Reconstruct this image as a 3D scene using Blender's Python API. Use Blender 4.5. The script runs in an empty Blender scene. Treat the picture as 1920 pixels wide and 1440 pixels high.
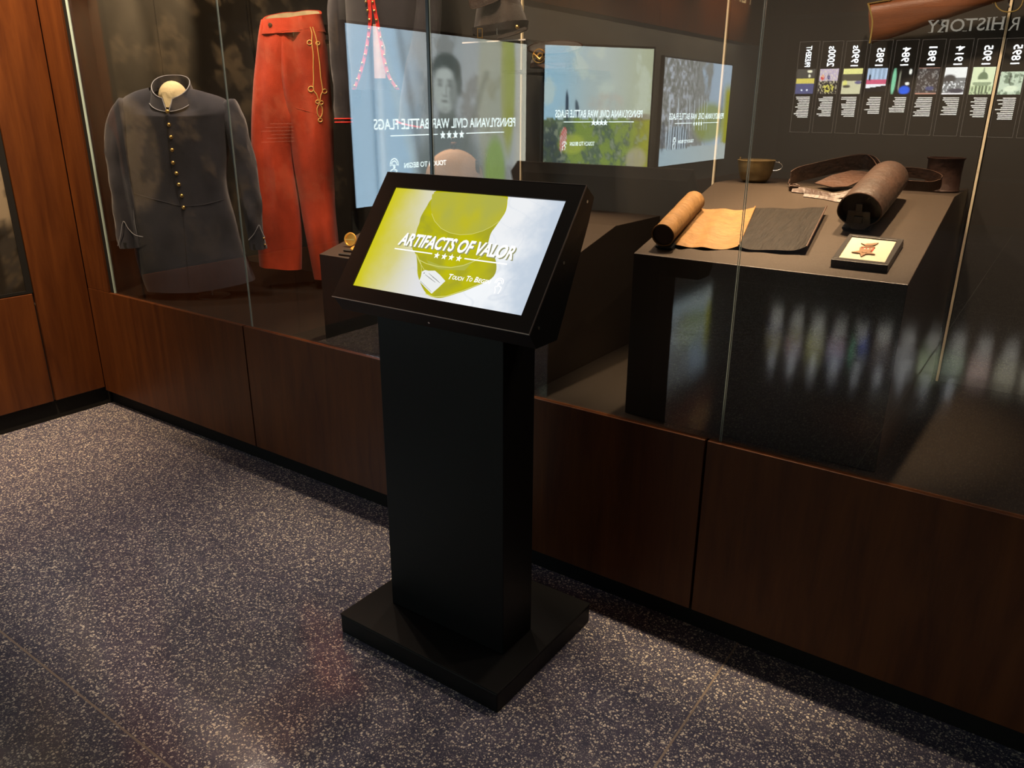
import bpy, bmesh, math, random
import numpy as np
from mathutils import Vector, Matrix, noise as mnoise
random.seed(7)
S = bpy.context.scene
COL = S.collection
PI = math.pi

# ------------------------------------------------------------------ camera, world, exposure
F_PX, YAW, PITCH, ROLL = 1461.03, -0.61346, 0.33948, 0.00514
CAM = Vector((0, 0, 1.6))
_cy, _sy, _cp, _sp = math.cos(YAW), math.sin(YAW), math.cos(PITCH), math.sin(PITCH)
FW = Vector((_sy*_cp, _cy*_cp, -_sp))
R0 = Vector((_cy, -_sy, 0)); U0 = R0.cross(FW)
RT = math.cos(ROLL)*R0 + math.sin(ROLL)*U0
UP = -math.sin(ROLL)*R0 + math.cos(ROLL)*U0
cd = bpy.data.cameras.new('camera'); cam = bpy.data.objects.new('camera', cd); COL.objects.link(cam)
cam.matrix_world = Matrix(((RT.x, UP.x, -FW.x, CAM.x), (RT.y, UP.y, -FW.y, CAM.y), (RT.z, UP.z, -FW.z, CAM.z), (0, 0, 0, 1)))
cd.sensor_width = 36; cd.lens = F_PX/1920*36; cd.clip_start = .05; cd.clip_end = 100
S.camera = cam
w = bpy.data.worlds.new('world'); S.world = w; w.use_nodes = True
w.node_tree.nodes['Background'].inputs[0].default_value = (.10, .10, .12, 1)
w.node_tree.nodes['Background'].inputs[1].default_value = .05
S.view_settings.view_transform = 'Standard'; S.view_settings.look = 'None'
S.view_settings.gamma = 1; S.view_settings.use_curve_mapping = False
S.view_settings.exposure = 0.0

def spot(name, loc, target, power, col, angle=100, blend=.6, size=.03):
    l = bpy.data.lights.new(name, 'SPOT'); l.energy = power; l.color = col
    l.spot_size = math.radians(angle); l.spot_blend = blend; l.shadow_soft_size = size
    o = bpy.data.objects.new(name, l); COL.objects.link(o); o.location = loc
    o.rotation_euler = (Vector(target)-Vector(loc)).to_track_quat('-Z', 'Y').to_euler()
    return o
WARM = (1, .70, .42)
PINK = (1, .74, .56)
# case lights: a row of lamps on the case ceiling just behind the glass
for x in (-3.75, -3.1, -2.45, -1.8, -1.15, -.5, .15, .8, 1.45):
    spot('case_lamp', (x, 2.33, 2.80), (x, 2.20, 0), 70 if x < 0 else 46, PINK, 120, .9)
# accent lamps aimed at the exhibits
for x, y, tx, ty, tz, p in ((-3.0, 2.36, -3.12, 2.72, 1.5, 34), (-3.2, 2.36, -3.62, 2.5, 1.4, 26), (-.95, 2.36, -.82, 2.50, 1.2, 740), (-.45, 2.36, -.55, 2.50, 1.2, 700), (-2.1, 2.36, -2.2, 2.38, 1.0, 420), (-1.75, 2.36, -1.62, 2.5, 1.0, 460),
                            (-1.9, 2.36, -2.0, 2.9, 1.8, 46), (-.5, 2.36, -.3, 3.0, 1.9, 30), (-2.3, 2.36, -2.65, 2.9, 1.7, 18),
                            (-4.5, 2.5, -4.9, 3.05, 2.1, 145), (-5.2, 2.5, -5.4, 3.05, 2.1, 130)):
    spot('accent_lamp', (x, y, 2.82), (tx, ty, tz), p, WARM, 37 if p > 150 else 50, .7)
# room lamps: washers over the left wall and its header, and over the far wall
for y, p in ((1.25, 640), (.3, 70), (-1.6, 110), (-3.2, 120), (-4.8, 160), (-6.4, 200)):
    spot('wall_washer', (-3.5, y, 3.42), (-4.27, y, 2.5), p, (1, .68, .40), 100, .8)
spot('sign_fill', (-3.5, -7.2, 3.3), (-4.26, -7.2, 3.06), 160, (1, .8, .55), 70, .8)  # spot added only to brighten the gold letters
spot('wall_washer', (-2.0, -7.6, 3.42), (-2.2, -8.5, 2.9), 60, (1, .68, .40), 90, .8)

# ------------------------------------------------------------------ geometry of the photograph's rays
def ray(px, py): return RT*((px-960)/F_PX) - UP*((py-720)/F_PX) + FW
def hit(px, py, O, N):
    d = ray(px, py); O = Vector(O); N = Vector(N)
    return CAM + d*((O-CAM).dot(N)/d.dot(N))

# ------------------------------------------------------------------ materials
def new_mat(name):
    m = bpy.data.materials.new(name); m.use_nodes = True
    nt = m.node_tree; return m, nt, nt.nodes['Principled BSDF']
def pbr(name, col, rough=.5, metal=0, spec=.5, noise=0, nscale=20, bump=0, bscale=60, stretch=None, col2=None, sheen=0):
    m, nt, b = new_mat(name); N, L = nt.nodes, nt.links
    b.inputs['Roughness'].default_value = rough; b.inputs['Metallic'].default_value = metal
    b.inputs['Specular IOR Level'].default_value = spec
    b.inputs['Base Color'].default_value = (*col, 1)
    if sheen:
        b.inputs['Sheen Weight'].default_value = sheen; b.inputs['Sheen Roughness'].default_value = .5
    if noise or bump:
        tc = N.new('ShaderNodeTexCoord'); mp = N.new('ShaderNodeMapping'); L.new(tc.outputs['Object'], mp.inputs[0])
        if stretch: mp.inputs['Scale'].default_value = stretch
    if noise:
        t = N.new('ShaderNodeTexNoise'); t.inputs['Scale'].default_value = nscale; t.inputs['Detail'].default_value = 5
        t.inputs['Roughness'].default_value = .6
        L.new(mp.outputs[0], t.inputs[0])
        r = N.new('ShaderNodeMapRange'); r.inputs[1].default_value = .3; r.inputs[2].default_value = .7; L.new(t.outputs[0], r.inputs[0])
        mx = N.new('ShaderNodeMix'); mx.data_type = 'RGBA'
        mx.inputs[6].default_value = (*col, 1); c2 = col2 or tuple(c*(1-noise) for c in col); mx.inputs[7].default_value = (*c2, 1)
        L.new(r.outputs[0], mx.inputs[0]); L.new(mx.outputs[2], b.inputs['Base Color'])
    if bump:
        t = N.new('ShaderNodeTexNoise'); t.inputs['Scale'].default_value = bscale; t.inputs['Detail'].default_value = 4
        L.new(mp.outputs[0], t.inputs[0]); bp = N.new('ShaderNodeBump'); bp.inputs['Strength'].default_value = bump
        bp.inputs['Distance'].default_value = .01; L.new(t.outputs[0], bp.inputs['Height']); L.new(bp.outputs[0], b.inputs['Normal'])
    return m
def emit(name, col, strength):
    m = bpy.data.materials.new(name); m.use_nodes = True; nt = m.node_tree; nt.nodes.clear()
    e = nt.nodes.new('ShaderNodeEmission'); o = nt.nodes.new('ShaderNodeOutputMaterial')
    e.inputs[0].default_value = (*col, 1); e.inputs[1].default_value = strength; nt.links.new(e.outputs[0], o.inputs[0]); return m
def emit_attr(name, strength):
    m = emit(name, (1, 1, 1), strength); nt = m.node_tree
    a = nt.nodes.new('ShaderNodeAttribute'); a.attribute_name = 'Col'
    nt.links.new(a.outputs['Color'], nt.nodes['Emission'].inputs[0]); return m
def print_attr(name, rough=.45):
    m, nt, b = new_mat(name); a = nt.nodes.new('ShaderNodeAttribute'); a.attribute_name = 'Col'
    nt.links.new(a.outputs['Color'], b.inputs['Base Color']); b.inputs['Roughness'].default_value = rough; return m

def make_wood():
    m, nt, b = new_mat('mahogany_veneer'); N, L = nt.nodes, nt.links
    tc = N.new('ShaderNodeTexCoord'); mp = N.new('ShaderNodeMapping'); L.new(tc.outputs['Object'], mp.inputs[0])
    mp.inputs['Scale'].default_value = (9, 9, .9)
    t = N.new('ShaderNodeTexNoise'); t.inputs['Scale'].default_value = 2.2; t.inputs['Detail'].default_value = 8; t.inputs['Roughness'].default_value = .62
    t.inputs['Distortion'].default_value = .5
    L.new(mp.outputs[0], t.inputs[0])
    r = N.new('ShaderNodeValToRGB'); L.new(t.outputs[0], r.inputs[0])
    r.color_ramp.elements[0].position = .3; r.color_ramp.elements[0].color = (.064, .018, .005, 1)
    r.color_ramp.elements[1].position = .72; r.color_ramp.elements[1].color = (.128, .040, .009, 1)
    L.new(r.outputs[0], b.inputs['Base Color']); b.inputs['Roughness'].default_value = .42; b.inputs['Specular IOR Level'].default_value = .35
    return m
def make_terrazzo():
    m, nt, b = new_mat('terrazzo'); N, L = nt.nodes, nt.links
    tc = N.new('ShaderNodeTexCoord')
    nz = N.new('ShaderNodeTexNoise'); nz.inputs['Scale'].default_value = 60; nz.inputs['Detail'].default_value = 2; L.new(tc.outputs['Object'], nz.inputs[0])
    ad = N.new('ShaderNodeMix'); ad.data_type = 'RGBA'; ad.blend_type = 'ADD'; ad.inputs[0].default_value = .010
    L.new(tc.outputs['Object'], ad.inputs[6]); L.new(nz.outputs['Color'], ad.inputs[7])
    prev = None
    base = N.new('ShaderNodeMix'); base.data_type = 'RGBA'
    n2 = N.new('ShaderNodeTexNoise'); n2.inputs['Scale'].default_value = 26; L.new(tc.outputs['Object'], n2.inputs[0]); L.new(n2.outputs[0], base.inputs[0])
    base.inputs[6].default_value = (.042, .050, .088, 1); base.inputs[7].default_value = (.145, .135, .19, 1)
    prev = base.outputs[2]
    for sc, th, c1, c2 in ((280, .38, (.42, .40, .40, 1), (.13, .13, .18, 1)), (150, .35, (.90, .83, .72, 1), (.44, .40, .37, 1))):
        v = N.new('ShaderNodeTexVoronoi'); v.inputs['Scale'].default_value = sc; v.voronoi_dimensions = '3D'; L.new(ad.outputs[2], v.inputs['Vector'])
        sx = N.new('ShaderNodeSeparateColor'); L.new(v.outputs['Color'], sx.inputs[0])
        # chip radius varies with the cell, some cells have none
        mr = N.new('ShaderNodeMapRange'); mr.inputs[1].default_value = .3; mr.inputs[2].default_value = 1; mr.inputs[3].default_value = 0.02; mr.inputs[4].default_value = th*1.7
        L.new(sx.outputs[0], mr.inputs[0])
        lt = N.new('ShaderNodeMath'); lt.operation = 'LESS_THAN'; L.new(v.outputs['Distance'], lt.inputs[0]); L.new(mr.outputs[0], lt.inputs[1])
        cc = N.new('ShaderNodeMix'); cc.data_type = 'RGBA'; cc.inputs[6].default_value = c1; cc.inputs[7].default_value = c2; L.new(sx.outputs[1], cc.inputs[0])
        mx = N.new('ShaderNodeMix'); mx.data_type = 'RGBA'; L.new(lt.outputs[0], mx.inputs[0]); L.new(prev, mx.inputs[6]); L.new(cc.outputs[2], mx.inputs[7])
        prev = mx.outputs[2]
    L.new(prev, b.inputs['Base Color']); b.inputs['Roughness'].default_value = .085; b.inputs['Specular IOR Level'].default_value = .5
    n3 = N.new('ShaderNodeTexNoise'); n3.inputs['Scale'].default_value = 220; L.new(tc.outputs['Object'], n3.inputs[0])
    bp = N.new('ShaderNodeBump'); bp.inputs['Strength'].default_value = .04; bp.inputs['Distance'].default_value = .002
    L.new(n3.outputs[0], bp.inputs['Height']); L.new(bp.outputs[0], b.inputs['Normal'])
    return m
def make_glass():
    m = bpy.data.materials.new('case_glass'); m.use_nodes = True; nt = m.node_tree; nt.nodes.clear(); N, L = nt.nodes, nt.links
    g = N.new('ShaderNodeNewGeometry'); d = N.new('ShaderNodeVectorMath'); d.operation = 'DOT_PRODUCT'
    L.new(g.outputs['Normal'], d.inputs[0]); L.new(g.outputs['Incoming'], d.inputs[1])
    a = N.new('ShaderNodeMath'); a.operation = 'ABSOLUTE'; L.new(d.outputs['Value'], a.inputs[0])
    s = N.new('ShaderNodeMath'); s.operation = 'SUBTRACT'; s.inputs[0].default_value = 1; L.new(a.outputs[0], s.inputs[1])
    p = N.new('ShaderNodeMath'); p.operation = 'POWER'; p.inputs[1].default_value = 5; L.new(s.outputs[0], p.inputs[0])
    f = N.new('ShaderNodeMath'); f.operation = 'MULTIPLY_ADD'; f.inputs[1].default_value = .90; f.inputs[2].default_value = .095; L.new(p.outputs[0], f.inputs[0])
    t = N.new('ShaderNodeBsdfTransparent'); t.inputs[0].default_value = (.97, .985, .975, 1)
    gl = N.new('ShaderNodeBsdfGlossy'); gl.inputs['Roughness'].default_value = 0
    mx = N.new('ShaderNodeMixShader'); L.new(f.outputs[0], mx.inputs[0]); L.new(t.outputs[0], mx.inputs[1]); L.new(gl.outputs[0], mx.inputs[2])
    o = N.new('ShaderNodeOutputMaterial'); L.new(mx.outputs[0], o.inputs[0]); return m

WOOD = make_wood(); TERR = make_terrazzo(); GLASS = make_glass()
BLACK = pbr('black_powder_coat', (.004, .0045, .005), .45, spec=.22, bump=.03, bscale=400)
BLACKM = pbr('matt_black', (.010, .010, .010), .75, spec=.2)
BEZEL = pbr('bezel_black', (.006, .006, .006), .3, spec=.4)
BLOCK = pbr('plinth_paint', (.0215, .0150, .0105), .42, spec=.25, bump=.02, bscale=300)
DECK = pbr('case_deck_paint', (.007, .005, .0035), .7, spec=.08)
BACKP = pbr('case_back_paint', (.046, .041, .034), .5, spec=.3, noise=.1, nscale=2)
EDGE = pbr('glass_edge', (.36, .44, .42), .15, spec=.7)
EDGE_LIT = pbr('lit_glass_edge', (.50, .66, .62), .2, spec=.6)  # paler copy of the glass edge, its lit look put into the colour
BRASSTRIM = pbr('brass_trim', (.95, .80, .52), .4, metal=0)
DIVIDER = pbr('floor_divider', (.30, .24, .20), .4)
ROOMDARK = pbr('dark_wall_paint', (.05, .052, .055), .6, noise=.15, nscale=1.5)
CEIL = pbr('ceiling_paint', (.03, .03, .03), .8)
NAVY = pbr('navy_wool', (.030, .031, .042), .85, spec=.15, noise=.45, nscale=7, bump=.25, bscale=500, sheen=.25)
NAVY2 = pbr('dark_wool', (.036, .032, .036), .85, spec=.15, noise=.3, nscale=6, bump=.25, bscale=500, sheen=.2)
HATC = pbr('hat_wool', (.046, .035, .028), .85, spec=.15, noise=.4, nscale=14, bump=.3, bscale=400, sheen=.2)
RED = pbr('red_wool', (.54, .058, .018), .85, spec=.15, noise=.42, nscale=8, bump=.35, bscale=420, sheen=.15, stretch=(1, 1, .6))
REDTRIM = pbr('red_facing', (.60, .03, .02), .7, spec=.2)
CREAM = pbr('cream_linen', (.72, .60, .34), .85, spec=.15, noise=.25, nscale=25, bump=.3, bscale=60)
PIPE = pbr('pale_blue_piping', (.30, .31, .34), .7)
GOLD = pbr('brass', (.82, .52, .16), .30, metal=1)
WGOLD = pbr('watch_gold', (.75, .38, .07), .4, metal=.7)
GOLDBRAID = pbr('gold_braid', (.75, .46, .12), .55, spec=.4)
LEATH = pbr('brown_leather', (.024, .0105, .0055), .5, spec=.4, noise=.6, nscale=14, bump=.3, bscale=60)
LEATH2 = pbr('tan_leather', (.028, .0110, .0052), .5, spec=.35, noise=.45, nscale=18, bump=.3, bscale=70)
DARKLEATH = pbr('black_leather', (.012, .009, .007), .4, spec=.35, bump=.2, bscale=80)
PARCH = pbr('parchment', (.125, .063, .019), .7, spec=.2, noise=.35, nscale=16, bump=.5, bscale=30, stretch=(1, 3, 1))
OILCLOTH = pbr('black_oilcloth', (.0088, .0062, .0044), .7, spec=.12, noise=.5, nscale=24, bump=.5, bscale=40, stretch=(3, .6, 1))
TIN = pbr('aged_tin', (.24, .17, .075), .38, metal=.55, noise=.5, nscale=12, bump=.1, bscale=30)
RUST = pbr('rusted_tin', (.048, .020, .012), .55, metal=.35, noise=.5, nscale=14, bump=.2, bscale=50)
CANV = pbr('canteen_cloth', (.14, .08, .045), .75, noise=.35, nscale=10, bump=.12, bscale=200)
GUNWOOD = pbr('gunstock_walnut', (.20, .070, .026), .33, spec=.5, noise=.5, nscale=5, stretch=(1, 1, 5), bump=.1, bscale=60)
STEEL = pbr('blued_steel', (.25, .24, .22), .3, metal=1)
BONE = pbr('mat_board', (.19, .165, .115), .8, noise=.05, nscale=3)
BRONZE = pbr('bronze', (.085, .040, .014), .5, metal=.2)
SCREWM = pbr('screw_steel', (.7, .7, .7), .25, metal=1)
WHITE_E = emit('screen_white', (1, 1, 1), 1.15)

# ------------------------------------------------------------------ mesh helpers (geometry = (verts, faces))
def box(x0, x1, y0, y1, z0, z1):
    v = [(x0, y0, z0), (x1, y0, z0), (x1, y1, z0), (x0, y1, z0), (x0, y0, z1), (x1, y0, z1), (x1, y1, z1), (x0, y1, z1)]
    return v, [(0, 3, 2, 1), (4, 5, 6, 7), (0, 1, 5, 4), (1, 2, 6, 5), (2, 3, 7, 6), (3, 0, 4, 7)]
def obox(o, a, b, c):
    """box from corner o with edge vectors a, b, c"""
    o, a, b, c = map(Vector, (o, a, b, c))
    v = [o, o+a, o+a+b, o+b, o+c, o+a+c, o+a+b+c, o+b+c]
    return v, [(0, 3, 2, 1), (4, 5, 6, 7), (0, 1, 5, 4), (1, 2, 6, 5), (2, 3, 7, 6), (3, 0, 4, 7)]
def prism(poly, d):
    """polygon of 3D points extruded by vector d"""
    poly = [Vector(p) for p in poly]; d = Vector(d); n = len(poly)
    v = poly + [p+d for p in poly]
    return v, [tuple(range(n))[::-1], tuple(range(n, 2*n))] + [(i, (i+1) % n, n+(i+1) % n, n+i) for i in range(n)]
def loft(rings, cap0=True, cap1=True, closed=True):
    n = len(rings[0]); v = [Vector(p) for r in rings for p in r]; f = []
    for j in range(len(rings)-1):
        for i in range(n if closed else n-1):
            f.append((j*n+i, j*n+(i+1) % n, (j+1)*n+(i+1) % n, (j+1)*n+i))
    if closed and cap0: f.append(tuple(range(n))[::-1])
    if closed and cap1: f.append(tuple(range((len(rings)-1)*n, len(rings)*n)))
    return v, f
def circ(c, u, w, r, n=16, r2=None, ph=0):
    c, u, w = map(Vector, (c, u, w)); r2 = r if r2 is None else r2
    return [c+u*(r*math.cos(2*PI*i/n+ph))+w*(r2*math.sin(2*PI*i/n+ph)) for i in range(n)]
def basis(d):
    d = Vector(d).normalized(); a = Vector((0, 0, 1)) if abs(d.z) < .9 else Vector((1, 0, 0))
    u = a.cross(d).normalized(); return u, d.cross(u)
def cyl(a, b, r, r2=None, n=20):
    a, b = Vector(a), Vector(b); u, w = basis(b-a); r2 = r if r2 is None else r2
    return loft([circ(a, u, w, r, n), circ(b, u, w, r2, n)])
def tube(path, r, n=8, closed=False):
    path = [Vector(p) for p in path]; m = len(path); rings = []
    t = (path[1]-path[0]).normalized(); u, w = basis(t)
    rr = r if isinstance(r, (list, tuple)) else [r]*m
    for i, p in enumerate(path):
        if closed: t2 = (path[(i+1) % m]-path[i-1]).normalized()
        else: t2 = (path[min(i+1, m-1)]-path[max(i-1, 0)]).normalized()
        q = t.rotation_difference(t2); u = q @ u; w = q @ w; t = t2
        rings.append(circ(p, u, w, rr[i], n))
    if closed: rings.append(rings[0]); return loft(rings, False, False)
    return loft(rings)
def ribbon(path, wdir, width, thick):
    """strap: path = centre of lower edge; wdir = width direction (vector or list)"""
    path = [Vector(p) for p in path]; m = len(path); rings = []
    for i, p in enumerate(path):
        wd = Vector(wdir[i] if isinstance(wdir, list) else wdir).normalized()
        wv = width[i] if isinstance(width, list) else width
        t = (path[min(i+1, m-1)]-path[max(i-1, 0)]).normalized(); n = t.cross(wd).normalized()*thick/2
        rings.append([p-n, p+n, p+wd*wv+n, p+wd*wv-n])
    return loft(rings)
def smooth_path(pts, k=6, closed=False):
    pts = [Vector(p) for p in pts]; n = len(pts); out = []
    for i in range(n if closed else n-1):
        g = (lambda j: pts[j % n]) if closed else (lambda j: pts[max(0, min(n-1, j))])
        p0, p1, p2, p3 = g(i-1), g(i), g(i+1), g(i+2)
        for s in range(k):
            t = s/k
            out.append(.5*((2*p1)+(p2-p0)*t+(2*p0-5*p1+4*p2-p3)*t*t+(3*p1-p0-3*p2+p3)*t**3))
    if not closed: out.append(pts[-1])
    return out
def sphere(c, r, n=12, m=8, zs=1, axis=None, half=False):
    c = Vector(c); a = Vector(axis or (0, 0, 1)).normalized(); u, w = basis(a); rings = []
    for j in range(m+1):
        th = (PI/2 if half else PI)*j/m; rings.append(circ(c+a*(r*zs*math.cos(th)), u, w, max(r*math.sin(th), 1e-5), n))
    return loft(rings[::-1])
def lathe(c, axis, prof, n=28):
    """prof: list of (radius, height along axis)"""
    c = Vector(c); a = Vector(axis).normalized(); u, w = basis(a)
    return loft([circ(c+a*h, u, w, max(r, 1e-5), n) for r, h in prof], True, True)
def grid(P, nu, nv, fn=None):
    """P(u,v)->point"""
    v = [P(i/nu, j/nv) for j in range(nv+1) for i in range(nu+1)]
    f = [(j*(nu+1)+i, j*(nu+1)+i+1, (j+1)*(nu+1)+i+1, (j+1)*(nu+1)+i) for j in range(nv) for i in range(nu)]
    return v, f
def sheet(P, nu, nv, thick, nrm):
    """thin solid sheet"""
    v, f = grid(P, nu, nv); n = len(v); nrm = Vector(nrm)
    v2 = [Vector(p) for p in v] + [Vector(p)-nrm*thick for p in v]; f2 = list(f)+[tuple(i+n for i in q)[::-1] for q in f]
    def e(a, b): f2.append((b, a, a+n, b+n))
    for i in range(nu): e(i, i+1); e(nv*(nu+1)+i+1, nv*(nu+1)+i)
    for j in range(nv): e((j+1)*(nu+1), j*(nu+1)); e(j*(nu+1)+nu, (j+1)*(nu+1)+nu)
    return v2, f2

def mesh_obj(name, geos, mat, parent=None, smooth=False, bevel=0, colors=None, sharp=None):
    if isinstance(geos, tuple): geos = [geos]
    V, Fc = [], []
    for v, f in geos:
        b = len(V); V += [tuple(p) for p in v]; Fc += [tuple(i+b for i in q) for q in f]
    o0 = Vector(parent['_o']) if parent is not None and '_o' in parent else Vector((0, 0, 0))
    own = None
    if parent is None:
        xs = np.array(V); own = Vector(((xs[:, 0].min()+xs[:, 0].max())/2, (xs[:, 1].min()+xs[:, 1].max())/2, xs[:, 2].min())); o0 = own
    V = [(p[0]-o0.x, p[1]-o0.y, p[2]-o0.z) for p in V]
    me = bpy.data.meshes.new(name); me.from_pydata(V, [], Fc)
    if colors is not None:
        a = me.color_attributes.new('Col', 'FLOAT_COLOR', 'POINT'); c = np.ones((len(V), 4)); c[:, :3] = np.array(colors)[:len(V)]
        a.data.foreach_set('color', c.ravel())
    else:
        bm = bmesh.new(); bm.from_mesh(me); bmesh.ops.recalc_face_normals(bm, faces=bm.faces); bm.to_mesh(me); bm.free()
    me.materials.append(mat)
    if smooth:
        me.polygons.foreach_set('use_smooth', [True]*len(me.polygons))
        try: me.set_sharp_from_angle(angle=math.radians(sharp or 45))
        except Exception: pass
    o = bpy.data.objects.new(name, me); COL.objects.link(o)
    if parent is not None: o.parent = parent
    else: o.location = own
    if own is not None: o['_o'] = tuple(own)
    elif parent is not None: o['_o'] = tuple(parent['_o'])
    if bevel:
        md = o.modifiers.new('bevel', 'BEVEL'); md.width = bevel; md.segments = 2; md.limit_method = 'ANGLE'; md.angle_limit = math.radians(40)
    return o
def thing(name, label, cat, loc, group=None):
    o = bpy.data.objects.new(name, None); COL.objects.link(o); o.location = loc; o['_o'] = tuple(loc)
    o['label'] = label; o['category'] = cat; o.empty_display_size = .1
    if group: o['group'] = group
    return o
def tag(o, label, cat, group=None):
    o['label'] = label; o['category'] = cat
    if group: o['group'] = group
    return o
def struct(o): o['kind'] = 'structure'; return o

def text(name, body, mat, O, X, Y, parent, height=None, width=None, align='CENTER', bold=.0, shear=0, depth=.0006, lift=None, spacing=1):
    """flat lettering: O anchor, X reading direction, Y up direction (unit vectors)"""
    c = bpy.data.curves.new(name, 'FONT'); c.body = body; c.size = 1; c.offset = bold; c.shear = shear; c.space_character = spacing
    c.align_x = 'LEFT'; c.extrude = 0; c.resolution_u = 3
    t = bpy.data.objects.new(name, c); COL.objects.link(t)
    dg = bpy.context.evaluated_depsgraph_get(); me = bpy.data.meshes.new_from_object(t.evaluated_get(dg)); bpy.data.objects.remove(t)
    n = len(me.vertices); co = np.zeros(n*3); me.vertices.foreach_get('co', co); co = co.reshape(-1, 3)
    x0, x1, y0, y1 = co[:, 0].min(), co[:, 0].max(), co[:, 1].min(), co[:, 1].max()
    sx = width/(x1-x0) if width else None; sy = height/(y1-y0) if height else None
    sx = sx or sy; sy = sy or sx
    ax = {'CENTER': (x0+x1)/2, 'LEFT': x0, 'RIGHT': x1}[align]
    X, Y, O = Vector(X), Vector(Y), Vector(O); Z = X.cross(Y); o0 = Vector(parent['_o'])
    O = O + Z*(lift if lift is not None else .0015)
    out = [tuple(O-o0+X*((p[0]-ax)*sx)+Y*((p[1]-y0)*sy)) for p in co]
    me.vertices.foreach_set('co', np.array(out).ravel()); me.update()
    me.materials.clear(); me.materials.append(mat)
    o = bpy.data.objects.new(name, me); COL.objects.link(o); o.parent = parent; o['_o'] = parent['_o']; return o
def star_poly(c, X, Y, r, k=.42, rot=0):
    c, X, Y = Vector(c), Vector(X), Vector(Y)
    return [c+X*((r if i % 2 == 0 else r*k)*math.sin(PI*i/5+rot))+Y*((r if i % 2 == 0 else r*k)*math.cos(PI*i/5+rot)) for i in range(10)]
def flat(poly): return [Vector(p) for p in poly], [tuple(range(len(poly)))]

# ================================================================== SETTING
# floor: terrazzo slabs with metal divider strips
floor = mesh_obj('floor', box(-6, 6.2, -8.9, 3.4, -.06, -.012), pbr('floor_bed', (.03, .03, .03), .9)); struct(floor)
xs = [-4.723, -2.66, -.597, 1.466, 3.529, 5.592, 6.15]; ys = [-8.60, -7.48, -5.417, -3.354, -1.291, .772, 2.835]
xs[0] = -4.30; ys[-1] = 2.16
for i in range(6):
    for j in range(6):
        g = .003 if i > 1 else .0006
        mesh_obj('slab', box(xs[i]+g, xs[i+1]-g, ys[j]+g, ys[j+1]-g, -.012, 0), TERR, floor)
for x in xs[2:-1]: mesh_obj('divider_strip', box(x-.003, x+.003, ys[0], ys[-1], -.012, .0005), DIVIDER, floor)
for y in ys[1:-1]: mesh_obj('divider_strip', box(xs[0], xs[-1], y-.003, y+.003, -.012, .0004), DIVIDER, floor)

# left wall: dark field with wooden base panels, a full-height column and a wooden header
WX = -4.265
wl = struct(mesh_obj('wall_left', box(-4.36, WX-.022, -8.6, 2.06, 0, 3.5), pbr('grey_wall_paint', (.17, .19, .20), .6, noise=.12, nscale=1.5)))
mesh_obj('wood_column', box(WX-.022, WX, 1.796, 2.064, .107, 3.5), WOOD, wl, bevel=.002)
y = 1.788; k = 0
while y > -8.5:
    y2 = max(y-1.09, -8.55)
    mesh_obj('wood_panel', box(WX-.022, WX, y2+.004, y-.004, .107, .694), WOOD, wl, bevel=.002)
    y = y2
y = 1.788
while y > -8.5:
    y2 = max(y-2.18, -8.55)
    mesh_obj('header_panel', box(WX-.022, WX+.012, y2+.003, y-.003, 2.50, 3.495), WOOD, wl, bevel=.002); y = y2
struct(mesh_obj('baseboard_left', box(-4.36, WX-.02, -8.6, 2.10, 0.0005, .106), BLACKM))
LETTER = pbr('gold_letters', (.85, .68, .40), .35, metal=.3)
text('sign_lettering', 'PENNSYLVANIA', LETTER, (WX+.014, 4.15-11.80, 2.99), (0, 1, 0), (0, 0, 1), wl, height=.17, width=2.75, align='LEFT', bold=.012)

# far wall behind the camera carrying the timeline display
WB = -8.55
wb = struct(mesh_obj('wall_back', box(-4.36, 6.2, -8.75, WB-.02, 0, 3.5), ROOMDARK))
for i in range(5): mesh_obj('header_panel', box(-4.28+i*2.1, -4.286+(i+1)*2.1, WB-.02, WB+.005, 2.92, 3.495), WOOD, wb, bevel=.002)
for i in range(10): mesh_obj('wood_panel', box(-4.26+i*1.045, -4.266+(i+1)*1.045, WB-.02, WB+.002, .107, .694), WOOD, wb, bevel=.002)
struct(mesh_obj('wall_right', box(6.15, 6.3, -8.75, 3.4, 0, 3.5), ROOMDARK))
wf = struct(mesh_obj('wall_front', box(2.62, 6.3, 2.08, 2.4, 0, 3.5), ROOMDARK))
for i in range(3): mesh_obj('wood_panel', box(2.624+i*1.18, 2.618+(i+1)*1.18, 2.062, 2.08, .107, 3.49), WOOD, wf, bevel=.002)
struct(mesh_obj('ceiling', box(-4.4, 6.3, -8.8, 3.4, 3.5, 3.6), CEIL))

# ================================================================== DISPLAY CASE
CX0, CX1 = -4.262, 2.61
case = thing('display_case', 'long built-in museum case with mahogany base panels and a full-width glass front', 'display case', (-1, 2.5, 0))
mesh_obj('toe_kick', box(-4.28, CX1, 2.105, 2.16, 0.001, .092), BLACKM, case)
for a, b in ((-4.262, -2.936), (-2.928, -1.84), (-1.832, -.754), (-.746, .34), (.348, 1.43), (1.438, 2.61)):
    mesh_obj('base_panel', box(a, b, 2.065, 2.087, .088, .6765), WOOD, case, bevel=.0015)
mesh_obj('corner_column', box(-4.262, -4.052, 2.066, 2.09, .678, 3.49), WOOD, case, bevel=.0015)
mesh_obj('glazing_gasket', box(-4.051, -4.022, 2.078, 2.10, .678, 2.42), BLACKM, case)
mesh_obj('core', box(-5.7, CX1, 2.17, 3.2, .0015, .62), BLACKM, case)
mesh_obj('deck', box(-5.7, CX1, 2.094, 3.10, .62, .672), DECK, case)
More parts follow.
